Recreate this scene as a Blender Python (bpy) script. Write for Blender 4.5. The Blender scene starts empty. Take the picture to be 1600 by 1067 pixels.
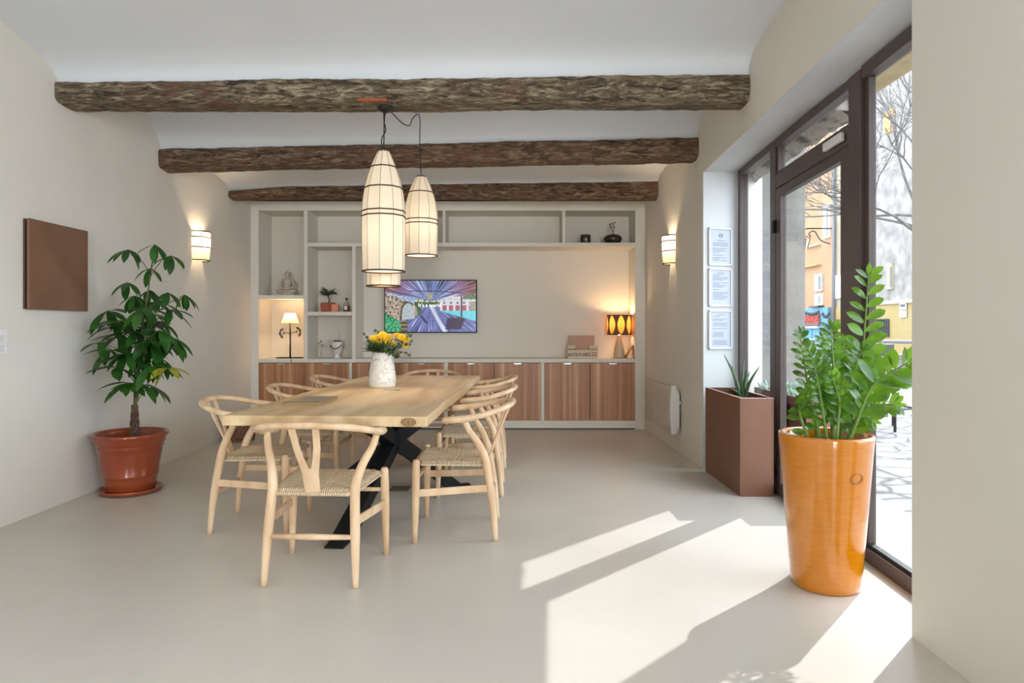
import bpy, bmesh, math, random
import numpy as np
from mathutils import Vector, Matrix, noise

random.seed(7)
S = bpy.context.scene
COL = S.collection
PI = math.pi
# ------------------------------------------------------------------ camera
# world: X right, Y into the room, Z up; principal point at pixel (800, 511), focal length 1040 px
cam_d = bpy.data.cameras.new('camera')
cam_d.sensor_width = 36.0
cam_d.lens = 1040 / 1600 * 36.0
cam_d.shift_y = -22.5 / 1600
cam_d.clip_start = 0.05
cam_d.clip_end = 200
cam = bpy.data.objects.new('camera', cam_d)
cam.location = (0, 0, 1.2)
cam.rotation_euler = (PI / 2, 0, 0)
COL.objects.link(cam)
S.camera = cam
# ------------------------------------------------------------------ world, sun, fill lamps
w = bpy.data.worlds.new('sky')
S.world = w
w.use_nodes = True
bg = w.node_tree.nodes['Background']
bg.inputs[0].default_value = (0.80, 0.90, 1.0, 1)
bg.inputs[1].default_value = 4.0
sd = bpy.data.lights.new('sun', 'SUN')
sd.energy = 3.1
sd.angle = math.radians(0.5)
sd.color = (0.96, 0.97, 1.0)
sun = bpy.data.objects.new('sun', sd)
COL.objects.link(sun)
EL, AZ = math.radians(40.3), math.radians(45.0)
sdir = Vector((-math.cos(EL) * math.sin(AZ), -math.cos(EL) * math.cos(AZ), -math.sin(EL)))
sun.rotation_euler = sdir.to_track_quat('-Z', 'Y').to_euler()


def area_light(name, loc, aim, sx, sy, energy, color):
    d = bpy.data.lights.new(name, 'AREA')
    d.shape = 'RECTANGLE'
    d.size, d.size_y = sx, sy
    d.energy = energy
    d.color = color
    o = bpy.data.objects.new(name, d)
    o.location = loc
    o.rotation_euler = Vector(aim).to_track_quat('-Z', 'Y').to_euler()
    COL.objects.link(o)
    return o


# fill lamps added in unseen openings behind the camera; portal samples sky at the shopfront
ra = area_light('rear_fill', (0.75, -8.9, 1.6), (-0.06, 1, 0.02), 1.5, 2.3, 90, (0.95, 0.98, 1.0))
ra.data.spread = math.radians(110)
area_light('side_fill', (1.70, -1.0, 1.5), (-1, 0.25, 0.0), 3.4, 2.1, 42, (0.90, 0.96, 1.0))
po = area_light('window_portal', (2.0, 4.1, 1.3), (-1, 0.05, 0), 3.0, 2.5, 1, (1, 1, 1))
po.data.cycles.is_portal = True
S.view_settings.view_transform = 'Standard'
S.view_settings.look = 'None'
S.view_settings.gamma = 1
S.view_settings.use_curve_mapping = False
S.view_settings.exposure = 0.6
try:
    S.cycles.use_denoising = True
    S.cycles.max_bounces = 10
    S.cycles.diffuse_bounces = 6
    S.cycles.transparent_max_bounces = 16
    S.cycles.sample_clamp_indirect = 6
    S.cycles.caustics_reflective = False
    S.cycles.caustics_refractive = False
except Exception:
    pass


# ------------------------------------------------------------------ pixel helpers
def at(x, y, d):
    """point at depth d seen at pixel (x, y)"""
    return Vector(((x - 800) / 1040 * d, d, 1.2 + (511 - y) / 1040 * d))


# ------------------------------------------------------------------ materials
def newmat(name):
    m = bpy.data.materials.new(name)
    m.use_nodes = True
    nt = m.node_tree
    return m, nt, nt.nodes['Principled BSDF']


def N(nt, typ, **kw):
    n = nt.nodes.new(typ)
    for k, v in kw.items():
        if k.startswith('i_'):
            key = k[2:]
            key = int(key) if key.isdigit() else key
            n.inputs[key].default_value = v
        else:
            setattr(n, k, v)
    return n


def c4(c):
    return (c[0], c[1], c[2], 1)


def mat(name, color, rough=0.6, metal=0.0, color2=None, scale=4.0, stretch=(1, 1, 1), detail=4.0, bump=0.0,
        bscale=40.0, spec=0.5, coat=0.0, emit=None, estr=0.0, ramp=(0.35, 0.65), bstretch=(1, 1, 1), bdist=0.005):
    m, nt, b = newmat(name)
    b.inputs['Base Color'].default_value = c4(color)
    b.inputs['Roughness'].default_value = rough
    b.inputs['Metallic'].default_value = metal
    b.inputs['Specular IOR Level'].default_value = spec
    b.inputs['Coat Weight'].default_value = coat
    b.inputs['Coat Roughness'].default_value = 0.05
    tc = N(nt, 'ShaderNodeTexCoord')
    if color2 is not None:
        mp = N(nt, 'ShaderNodeMapping')
        mp.inputs['Scale'].default_value = stretch
        nz = N(nt, 'ShaderNodeTexNoise')
        nz.inputs['Scale'].default_value = scale
        nz.inputs['Detail'].default_value = detail
        rp = N(nt, 'ShaderNodeValToRGB')
        rp.color_ramp.elements[0].position = ramp[0]
        rp.color_ramp.elements[1].position = ramp[1]
        rp.color_ramp.elements[0].color = c4(color)
        rp.color_ramp.elements[1].color = c4(color2)
        nt.links.new(tc.outputs['Object'], mp.inputs['Vector'])
        nt.links.new(mp.outputs[0], nz.inputs['Vector'])
        nt.links.new(nz.outputs['Fac'], rp.inputs['Fac'])
        nt.links.new(rp.outputs['Color'], b.inputs['Base Color'])
    if bump > 0:
        mp2 = N(nt, 'ShaderNodeMapping')
        mp2.inputs['Scale'].default_value = bstretch
        nz2 = N(nt, 'ShaderNodeTexNoise')
        nz2.inputs['Scale'].default_value = bscale
        nz2.inputs['Detail'].default_value = 5
        bp = N(nt, 'ShaderNodeBump')
        bp.inputs['Strength'].default_value = bump
        bp.inputs['Distance'].default_value = bdist
        nt.links.new(tc.outputs['Object'], mp2.inputs['Vector'])
        nt.links.new(mp2.outputs[0], nz2.inputs['Vector'])
        nt.links.new(nz2.outputs['Fac'], bp.inputs['Height'])
        nt.links.new(bp.outputs[0], b.inputs['Normal'])
    if emit is not None:
        b.inputs['Emission Color'].default_value = c4(emit)
        b.inputs['Emission Strength'].default_value = estr
    return m


def leaf_mat(name, ca, cb, rough=0.35, trans=0.3, tcol=(0.3, 0.6, 0.05), scale=9.0):
    m, nt, b = newmat(name)
    b.inputs['Roughness'].default_value = rough
    tc = N(nt, 'ShaderNodeTexCoord')
    nz = N(nt, 'ShaderNodeTexNoise')
    nz.inputs['Scale'].default_value = scale
    rp = N(nt, 'ShaderNodeValToRGB')
    rp.color_ramp.elements[0].position = 0.38
    rp.color_ramp.elements[1].position = 0.62
    rp.color_ramp.elements[0].color = c4(ca)
    rp.color_ramp.elements[1].color = c4(cb)
    tr = N(nt, 'ShaderNodeBsdfTranslucent')
    tr.inputs['Color'].default_value = c4(tcol)
    mx = N(nt, 'ShaderNodeMixShader')
    mx.inputs[0].default_value = trans
    out = nt.nodes['Material Output']
    nt.links.new(tc.outputs['Object'], nz.inputs['Vector'])
    nt.links.new(nz.outputs['Fac'], rp.inputs['Fac'])
    nt.links.new(rp.outputs['Color'], b.inputs['Base Color'])
    nt.links.new(b.outputs[0], mx.inputs[1])
    nt.links.new(tr.outputs[0], mx.inputs[2])
    nt.links.new(mx.outputs[0], out.inputs['Surface'])
    return m


def glass_mat(name, tint=(1, 1, 1), refl=1.0):
    m, nt, b = newmat(name)
    nt.nodes.remove(b)
    tr = N(nt, 'ShaderNodeBsdfTransparent')
    tr.inputs['Color'].default_value = c4(tint)
    gl = N(nt, 'ShaderNodeBsdfGlossy')
    gl.inputs['Roughness'].default_value = 0.02
    lw = N(nt, 'ShaderNodeLayerWeight')
    lw.inputs['Blend'].default_value = 0.5
    fr = N(nt, 'ShaderNodeMath', operation='POWER')
    fr.inputs[1].default_value = 5.0
    nt.links.new(lw.outputs['Facing'], fr.inputs[0])
    ml = N(nt, 'ShaderNodeMath', operation='MULTIPLY_ADD')
    ml.inputs[1].default_value = refl * 0.9
    ml.inputs[2].default_value = 0.03 * refl
    mx = N(nt, 'ShaderNodeMixShader')
    nt.links.new(fr.outputs[0], ml.inputs[0])
    nt.links.new(ml.outputs[0], mx.inputs[0])
    nt.links.new(tr.outputs[0], mx.inputs[1])
    nt.links.new(gl.outputs[0], mx.inputs[2])
    nt.links.new(mx.outputs[0], nt.nodes['Material Output'].inputs['Surface'])
    return m


def shade_mat(name, color, estr, ecol=(1.0, 0.78, 0.48), trans=0.55):
    m, nt, b = newmat(name)
    b.inputs['Base Color'].default_value = c4(color)
    b.inputs['Roughness'].default_value = 0.9
    b.inputs['Emission Color'].default_value = c4(ecol)
    b.inputs['Emission Strength'].default_value = estr
    tc = N(nt, 'ShaderNodeTexCoord')
    nz = N(nt, 'ShaderNodeTexNoise')
    nz.inputs['Scale'].default_value = 160
    bp = N(nt, 'ShaderNodeBump')
    bp.inputs['Strength'].default_value = 0.2
    bp.inputs['Distance'].default_value = 0.002
    tr = N(nt, 'ShaderNodeBsdfTranslucent')
    tr.inputs['Color'].default_value = c4(color)
    mx = N(nt, 'ShaderNodeMixShader')
    mx.inputs[0].default_value = trans
    nt.links.new(tc.outputs['Object'], nz.inputs['Vector'])
    nt.links.new(nz.outputs['Fac'], bp.inputs['Height'])
    nt.links.new(bp.outputs[0], b.inputs['Normal'])
    nt.links.new(b.outputs[0], mx.inputs[1])
    nt.links.new(tr.outputs[0], mx.inputs[2])
    nt.links.new(mx.outputs[0], nt.nodes['Material Output'].inputs['Surface'])
    return m


def walnut_mat(name):
    """brown panel with fine vertical stripes of uneven width"""
    m, nt, b = newmat(name)
    b.inputs['Roughness'].default_value = 0.45
    tc = N(nt, 'ShaderNodeTexCoord')
    mp = N(nt, 'ShaderNodeMapping')
    mp.inputs['Scale'].default_value = (1, 1, 0.02)
    nz = N(nt, 'ShaderNodeTexNoise')
    nz.inputs['Scale'].default_value = 16
    nz.inputs['Detail'].default_value = 3
    rp = N(nt, 'ShaderNodeValToRGB')
    e = rp.color_ramp.elements
    e[0].position, e[0].color = 0.40, (0.34, 0.15, 0.07, 1)
    e[1].position, e[1].color = 0.72, (0.66, 0.40, 0.235, 1)
    x = e.new(0.56)
    x.color = (0.46, 0.225, 0.112, 1)
    nt.links.new(tc.outputs['Object'], mp.inputs['Vector'])
    nt.links.new(mp.outputs[0], nz.inputs['Vector'])
    nt.links.new(nz.outputs['Fac'], rp.inputs['Fac'])
    nt.links.new(rp.outputs['Color'], b.inputs['Base Color'])
    return m


def seat_mat(name):
    """woven paper cord: cords run square to the nearest rail and meet on the diagonals"""
    m, nt, b = newmat(name)
    b.inputs['Roughness'].default_value = 0.85
    tc = N(nt, 'ShaderNodeTexCoord')
    sp = N(nt, 'ShaderNodeSeparateXYZ')
    ax = N(nt, 'ShaderNodeMath', operation='ABSOLUTE')
    ay = N(nt, 'ShaderNodeMath', operation='ABSOLUTE')
    gt = N(nt, 'ShaderNodeMath', operation='GREATER_THAN')
    mixv = N(nt, 'ShaderNodeMix', data_type='FLOAT')
    ms = N(nt, 'ShaderNodeMath', operation='MULTIPLY')
    ms.inputs[1].default_value = 2 * PI / 0.0105
    sn = N(nt, 'ShaderNodeMath', operation='SINE')
    nz = N(nt, 'ShaderNodeTexNoise')
    nz.inputs['Scale'].default_value = 55
    ad = N(nt, 'ShaderNodeMath', operation='MULTIPLY_ADD')
    ad.inputs[1].default_value = 0.9
    rp = N(nt, 'ShaderNodeValToRGB')
    e = rp.color_ramp.elements
    e[0].position, e[0].color = 0.0, (0.46, 0.31, 0.17, 1)
    e[1].position, e[1].color = 0.55, (0.90, 0.72, 0.48, 1)
    mr = N(nt, 'ShaderNodeMapRange')
    mr.inputs['From Min'].default_value = -0.6
    mr.inputs['From Max'].default_value = 1.6
    bp = N(nt, 'ShaderNodeBump')
    bp.inputs['Strength'].default_value = 0.8
    bp.inputs['Distance'].default_value = 0.003
    L = nt.links.new
    L(tc.outputs['Object'], sp.inputs[0])
    L(sp.outputs['X'], ax.inputs[0])
    L(sp.outputs['Y'], ay.inputs[0])
    L(ax.outputs[0], gt.inputs[0])
    L(ay.outputs[0], gt.inputs[1])
    L(gt.outputs[0], mixv.inputs['Factor'])
    L(sp.outputs['X'], mixv.inputs[2])
    L(sp.outputs['Y'], mixv.inputs[3])
    L(mixv.outputs[0], ms.inputs[0])
    L(ms.outputs[0], sn.inputs[0])
    L(tc.outputs['Object'], nz.inputs['Vector'])
    L(nz.outputs['Fac'], ad.inputs[0])
    L(sn.outputs[0], ad.inputs[2])
    L(ad.outputs[0], mr.inputs['Value'])
    L(mr.outputs[0], rp.inputs['Fac'])
    L(rp.outputs['Color'], b.inputs['Base Color'])
    L(ad.outputs[0], bp.inputs['Height'])
    L(bp.outputs[0], b.inputs['Normal'])
    return m


def paving_mat(name):
    m, nt, b = newmat(name)
    b.inputs['Roughness'].default_value = 0.8
    tc = N(nt, 'ShaderNodeTexCoord')
    mp = N(nt, 'ShaderNodeMapping')
    mp.inputs['Scale'].default_value = (1.9, 3.0, 1)
    nz = N(nt, 'ShaderNodeTexNoise')
    nz.inputs['Scale'].default_value = 1.3
    av = N(nt, 'ShaderNodeMixRGB')
    av.inputs[0].default_value = 0.25
    vo = N(nt, 'ShaderNodeTexVoronoi', feature='DISTANCE_TO_EDGE')
    vo.inputs['Scale'].default_value = 1.6
    rp = N(nt, 'ShaderNodeValToRGB')
    e = rp.color_ramp.elements
    e[0].position, e[0].color = 0.0, (0.07, 0.065, 0.06, 1)
    e[1].position, e[1].color = 0.07, (0.36, 0.345, 0.33, 1)
    n2 = N(nt, 'ShaderNodeTexNoise')
    n2.inputs['Scale'].default_value = 7
    n2.inputs['Detail'].default_value = 6
    mu = N(nt, 'ShaderNodeMixRGB', blend_type='MULTIPLY')
    mu.inputs[0].default_value = 0.7
    bp = N(nt, 'ShaderNodeBump')
    bp.inputs['Strength'].default_value = 0.7
    bp.inputs['Distance'].default_value = 0.03
    L = nt.links.new
    L(tc.outputs['Object'], mp.inputs[0])
    L(mp.outputs[0], nz.inputs['Vector'])
    L(mp.outputs[0], av.inputs[1])
    L(nz.outputs['Color'], av.inputs[2])
    L(av.outputs[0], vo.inputs['Vector'])
    L(vo.outputs['Distance'], rp.inputs['Fac'])
    L(tc.outputs['Object'], n2.inputs['Vector'])
    L(rp.outputs['Color'], mu.inputs[1])
    L(n2.outputs['Fac'], mu.inputs[2])
    L(mu.outputs[0], b.inputs['Base Color'])
    L(rp.outputs['Color'], bp.inputs['Height'])
    L(bp.outputs[0], b.inputs['Normal'])
    return m


def beam_mat(name, ca, cb, cc, cd):
    m, nt, b = newmat(name)
    b.inputs['Roughness'].default_value = 0.9
    tc = N(nt, 'ShaderNodeTexCoord')
    mp = N(nt, 'ShaderNodeMapping')
    mp.inputs['Scale'].default_value = (0.22, 1, 1)
    nz = N(nt, 'ShaderNodeTexNoise')
    nz.inputs['Scale'].default_value = 30
    nz.inputs['Detail'].default_value = 8
    nz.inputs['Roughness'].default_value = 0.7
    nz.inputs['Distortion'].default_value = 1.2
    rp = N(nt, 'ShaderNodeValToRGB')
    e = rp.color_ramp.elements
    e[0].position, e[0].color = 0.36, c4(ca)
    e[1].position, e[1].color = 0.66, c4(cc)
    x = e.new(0.5)
    x.color = c4(cb)
    # rusty and pale patches
    n2 = N(nt, 'ShaderNodeTexNoise')
    n2.inputs['Scale'].default_value = 3.4
    n2.inputs['Detail'].default_value = 5
    r2 = N(nt, 'ShaderNodeValToRGB')
    r2.color_ramp.elements[0].position = 0.54
    r2.color_ramp.elements[1].position = 0.68
    mx = N(nt, 'ShaderNodeMixRGB')
    mx.inputs[2].default_value = c4(cd)
    ml = N(nt, 'ShaderNodeMath', operation='MULTIPLY')
    ml.inputs[1].default_value = 0.6
    bp = N(nt, 'ShaderNodeBump')
    bp.inputs['Strength'].default_value = 1.0
    bp.inputs['Distance'].default_value = 0.02
    L = nt.links.new
    L(tc.outputs['Object'], mp.inputs[0])
    L(mp.outputs[0], nz.inputs['Vector'])
    L(nz.outputs['Fac'], rp.inputs['Fac'])
    L(tc.outputs['Object'], n2.inputs['Vector'])
    L(n2.outputs['Fac'], r2.inputs['Fac'])
    L(r2.outputs['Color'], ml.inputs[0])
    L(ml.outputs[0], mx.inputs[0])
    L(rp.outputs['Color'], mx.inputs[1])
    L(mx.outputs[0], b.inputs['Base Color'])
    L(nz.outputs['Fac'], bp.inputs['Height'])
    L(bp.outputs[0], b.inputs['Normal'])
    return m


M = {}
M['wall'] = mat('greige_plaster', (0.71, 0.675, 0.61), 0.85, color2=(0.74, 0.705, 0.64), scale=1.2, bump=0.15, bscale=3.0, bdist=0.02, spec=0.2)
M['ceiling'] = mat('white_plaster', (0.71, 0.735, 0.77), 0.9, color2=(0.74, 0.765, 0.80), scale=1.0, bump=0.2, bscale=2.0, bdist=0.03, spec=0.2)
M['reveal'] = mat('white_reveal_paint', (0.61, 0.61, 0.61), 0.8, color2=(0.64, 0.64, 0.64), scale=2.0)
M['floor'] = mat('satin_microcement', (0.56, 0.515, 0.455), 0.34, color2=(0.61, 0.565, 0.50), scale=1.1, detail=6, bump=0.05, bscale=5.0, spec=0.42)
M['unit'] = mat('cream_paint', (0.73, 0.69, 0.615), 0.7, color2=(0.75, 0.71, 0.635), scale=2.0)
M['walnut'] = walnut_mat('striped_walnut')
M['steel'] = mat('brushed_steel', (0.60, 0.59, 0.56), 0.35, metal=0.8)
M['oak_top'] = mat('oak_tabletop', (0.47, 0.30, 0.145), 0.42, color2=(0.74, 0.56, 0.335), scale=6.5, stretch=(1.0, 0.12, 1.0), bump=0.08, bscale=30, bstretch=(1, .1, 1), spec=0.45)
M['oak_edge'] = mat('oak_edge', (0.62, 0.44, 0.25), 0.5, color2=(0.76, 0.58, 0.36), scale=12.0, stretch=(1.0, 0.12, 1.0))
M['chair_wood'] = mat('pale_teak', (0.58, 0.37, 0.21), 0.45, color2=(0.77, 0.57, 0.375), scale=11.0, stretch=(1.0, 1.0, 0.25), spec=0.4)
M['cord'] = seat_mat('woven_paper_cord')
M['black_steel'] = mat('black_steel', (0.008, 0.008, 0.009), 0.6, color2=(0.012, 0.012, 0.013), scale=5, spec=0.25)
M['black'] = mat('black_cable', (0.012, 0.011, 0.010), 0.5)
M['shade'] = shade_mat('cotton_shade', (0.60, 0.53, 0.43), 0.15, trans=0.03)
M['ring'] = mat('dark_rattan_ring', (0.045, 0.022, 0.012), 0.8)
M['seam'] = mat('shade_seam', (0.26, 0.19, 0.13), 0.8)
M['sconce'] = shade_mat('sconce_paper', (0.66, 0.57, 0.43), 0.34, (1.0, 0.80, 0.50), 0.25)
M['bulb'] = mat('warm_bulb', (1, 0.9, 0.7), 0.5, emit=(1.0, 0.75, 0.42), estr=14)
M['beam1'] = beam_mat('weathered_beam', (0.022, 0.014, 0.009), (0.15, 0.108, 0.066), (0.46, 0.39, 0.26), (0.14, 0.055, 0.035))
M['beam2'] = beam_mat('brown_beam', (0.022, 0.013, 0.008), (0.135, 0.080, 0.046), (0.36, 0.25, 0.155), (0.17, 0.075, 0.05))
M['rust'] = mat('rust_patch', (0.40, 0.10, 0.03), 0.9, color2=(0.22, 0.07, 0.03), scale=25)
M['frame'] = mat('brown_metal_frame', (0.085, 0.058, 0.052), 0.45, color2=(0.10, 0.07, 0.062), scale=3, spec=0.5)
M['glass'] = glass_mat('window_glass', (0.97, 0.98, 0.98), 0.8)
M['copper'] = mat('copper_brown_metal', (0.185, 0.080, 0.045), 0.42, metal=0.25, color2=(0.22, 0.10, 0.06), scale=1.5, spec=0.5)
M['terracotta'] = mat('glazed_terracotta', (0.235, 0.040, 0.012), 0.2, color2=(0.30, 0.055, 0.016), scale=3, coat=0.5, bump=0.1, bscale=10)
M['soil'] = mat('dark_soil', (0.035, 0.022, 0.015), 0.95, color2=(0.07, 0.045, 0.03), scale=40, bump=0.8, bscale=60)
M['trunk'] = mat('braided_bark', (0.055, 0.028, 0.018), 0.8, color2=(0.15, 0.085, 0.055), scale=20, bump=0.5, bscale=60)
M['twig'] = mat('green_brown_stem', (0.10, 0.10, 0.035), 0.6)
M['pachira'] = leaf_mat('dark_glossy_leaf', (0.012, 0.055, 0.010), (0.035, 0.13, 0.018), 0.32, 0.22, (0.10, 0.30, 0.02))
M['zz'] = leaf_mat('bright_glossy_leaf', (0.022, 0.080, 0.012), (0.105, 0.245, 0.022), 0.2, 0.30, (0.30, 0.52, 0.03), 14)
M['zzstem'] = mat('fleshy_stem', (0.16, 0.27, 0.06), 0.4)
M['aloe'] = leaf_mat('grey_green_aloe', (0.07, 0.13, 0.06), (0.16, 0.24, 0.12), 0.5, 0.1)
M['white_plastic'] = mat('white_plastic', (0.78, 0.78, 0.77), 0.4)
M['paper'] = mat('white_paper', (0.52, 0.55, 0.62), 0.9)
M['ink'] = mat('grey_ink', (0.22, 0.23, 0.32), 0.9)
M['ink_dark'] = mat('dark_ink', (0.10, 0.10, 0.12), 0.9)
M['white_frame'] = mat('white_frame', (0.66, 0.66, 0.66), 0.5)
M['rust_panel'] = mat('rust_brown_panel', (0.175, 0.085, 0.045), 0.7, color2=(0.215, 0.11, 0.062), scale=3.5, bump=0.2, bscale=60)
M['dark_edge'] = mat('dark_panel_edge', (0.06, 0.028, 0.018), 0.6)
M['stone'] = mat('rough_stone', (0.10, 0.085, 0.06), 0.95, color2=(0.62, 0.57, 0.49), scale=5.5, ramp=(0.38, 0.56), stretch=(2.5, .8, 1), detail=8, bump=1.0, bscale=9, bdist=0.06)
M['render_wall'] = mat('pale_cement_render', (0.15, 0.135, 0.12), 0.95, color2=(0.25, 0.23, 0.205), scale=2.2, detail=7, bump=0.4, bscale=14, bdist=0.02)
M['yellow_beam'] = mat('ochre_timber', (0.58, 0.42, 0.20), 0.9, color2=(0.74, 0.60, 0.34), scale=6, bump=0.5, bscale=14)
M['sand_facade'] = mat('sand_facade', (0.33, 0.25, 0.165), 0.95, color2=(0.38, 0.30, 0.205), scale=0.8, detail=7)
M['orange_facade'] = mat('orange_facade', (0.38, 0.21, 0.11), 0.95, color2=(0.42, 0.25, 0.145), scale=0.7, detail=7)
M['cream_facade'] = mat('cream_facade', (0.33, 0.28, 0.20), 0.95, color2=(0.38, 0.33, 0.245), scale=0.7, detail=7)
M['grey_facade'] = mat('pale_grey_facade', (0.19, 0.17, 0.16), 0.95, color2=(0.35, 0.32, 0.30), scale=1.6, detail=8)
M['yellow_facade'] = mat('yellow_facade', (0.35, 0.25, 0.10), 0.95, color2=(0.39, 0.29, 0.13), scale=0.8, detail=7)
M['blue_front'] = mat('sky_blue_paint', (0.10, 0.27, 0.43), 0.7, color2=(0.12, 0.31, 0.48), scale=1.5)
M['blue_door'] = mat('blue_door_paint', (0.06, 0.26, 0.50), 0.6)
M['shop_red'] = mat('red_letters', (0.75, 0.05, 0.035), 0.6)
M['shop_sign'] = mat('brown_sign_board', (0.17, 0.09, 0.08), 0.7)
M['white_paint'] = mat('white_paint', (0.80, 0.79, 0.76), 0.7)
M['stone_trim'] = mat('stone_trim', (0.42, 0.38, 0.34), 0.9, color2=(0.58, 0.53, 0.48), scale=5)
M['window_dark'] = mat('dark_window', (0.05, 0.06, 0.08), 0.15)
M['shutter'] = mat('ochre_shutter', (0.60, 0.33, 0.09), 0.8)
M['iron'] = mat('black_iron', (0.02, 0.02, 0.022), 0.5)
M['pipe'] = mat('grey_pipe', (0.20, 0.19, 0.20), 0.5)
M['bark'] = mat('grey_bark', (0.10, 0.085, 0.08), 0.9, color2=(0.18, 0.16, 0.15), scale=10)
M['paving'] = paving_mat('stone_paving')
M['step'] = mat('smooth_threshold_stone', (0.38, 0.37, 0.355), 0.7, color2=(0.43, 0.42, 0.405), scale=3)
M['silver_leaf'] = leaf_mat('silver_foliage', (0.20, 0.30, 0.22), (0.45, 0.55, 0.46), 0.7, 0.15, (0.4, 0.5, 0.4))
M['vase'] = mat('white_textured_ceramic', (0.70, 0.67, 0.62), 0.5, color2=(0.76, 0.74, 0.69), scale=8)
M['yellow'] = mat('yellow_petals', (0.85, 0.55, 0.02), 0.6, color2=(0.92, 0.68, 0.05), scale=30)
M['euca'] = leaf_mat('eucalyptus_leaf', (0.03, 0.05, 0.022), (0.09, 0.13, 0.07), 0.6, 0.1)
M['darkred'] = mat('dark_red', (0.22, 0.03, 0.02), 0.5)
M['laptop'] = mat('taupe_aluminium', (0.30, 0.235, 0.17), 0.35, metal=0.4)
M['gold'] = mat('gold_edge', (0.72, 0.52, 0.22), 0.3, metal=0.8)
M['wicker'] = mat('dark_wicker', (0.12, 0.055, 0.028), 0.8, color2=(0.26, 0.14, 0.08), scale=45, bump=0.8, bscale=60)
M['clay'] = mat('grey_beige_stone', (0.44, 0.37, 0.30), 0.9, color2=(0.55, 0.47, 0.39), scale=20)
M['red_pot'] = mat('orange_red_pot', (0.40, 0.09, 0.04), 0.6)
M['orange_pot'] = mat('pale_orange_ceramic', (0.72, 0.27, 0.14), 0.5)
M['dark_leaf'] = leaf_mat('dark_bonsai_leaf', (0.02, 0.03, 0.012), (0.06, 0.075, 0.035), 0.6, 0.1)
M['amber_liquid'] = mat('amber_liquid', (0.30, 0.08, 0.03), 0.15)
M['clear'] = glass_mat('clear_glass', (0.93, 0.94, 0.93), 1.0)
M['dark_ceramic'] = mat('dark_glazed_ceramic', (0.030, 0.022, 0.018), 0.15, coat=0.4)
M['card'] = mat('cream_card', (0.62, 0.50, 0.36), 0.8, color2=(0.70, 0.58, 0.44), scale=30)
M['dusty_pink'] = mat('dusty_pink_board', (0.50, 0.32, 0.25), 0.8)
M['wood_frame'] = mat('wood_frame', (0.36, 0.20, 0.10), 0.5)
M['leaf_shade'] = shade_mat('amber_leaf_shade', (0.50, 0.20, 0.04), 0.22, (1.0, 0.36, 0.06), 0.5)
M['lampshade'] = shade_mat('pleated_shade', (0.70, 0.52, 0.30), 0.28, (1.0, 0.62, 0.26), 0.5)
M['sand_glass'] = mat('frosted_sand_ceramic', (0.50, 0.42, 0.31), 0.4)
M['brown_box'] = mat('brown_floor_plate', (0.13, 0.10, 0.08), 0.5)
M['yellow_leaf'] = leaf_mat('yellowing_leaf', (0.30, 0.30, 0.03), (0.45, 0.40, 0.05), 0.4, 0.2)


def amber_mat():
    m, nt, b = newmat('amber_glaze')
    b.inputs['Roughness'].default_value = 0.07
    b.inputs['Coat Weight'].default_value = 0.75
    b.inputs['Coat IOR'].default_value = 1.55
    b.inputs['Coat Roughness'].default_value = 0.03
    tc = N(nt, 'ShaderNodeTexCoord')
    mp = N(nt, 'ShaderNodeMapping')
    mp.inputs['Scale'].default_value = (1, 1, 9)
    nz = N(nt, 'ShaderNodeTexNoise')
    nz.inputs['Scale'].default_value = 14
    nz.inputs['Detail'].default_value = 8
    rp = N(nt, 'ShaderNodeValToRGB')
    rp.color_ramp.elements[0].position = 0.25
    rp.color_ramp.elements[0].color = (0.50, 0.155, 0.001, 1)
    rp.color_ramp.elements[1].position = 0.7
    rp.color_ramp.elements[1].color = (0.58, 0.200, 0.002, 1)
    n2 = N(nt, 'ShaderNodeTexNoise')
    n2.inputs['Scale'].default_value = 26
    n2.inputs['Detail'].default_value = 3
    bp = N(nt, 'ShaderNodeBump')
    bp.inputs['Strength'].default_value = 0.14
    bp.inputs['Distance'].default_value = 0.002
    L = nt.links.new
    L(tc.outputs['Object'], mp.inputs[0])
    L(mp.outputs[0], nz.inputs['Vector'])
    L(nz.outputs['Fac'], rp.inputs['Fac'])
    L(rp.outputs['Color'], b.inputs['Base Color'])
    L(mp.outputs[0], n2.inputs['Vector'])
    L(n2.outputs['Fac'], bp.inputs['Height'])
    L(bp.outputs[0], b.inputs['Normal'])
    L(bp.outputs[0], b.inputs['Coat Normal'])
    return m


M['amber'] = amber_mat()


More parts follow.
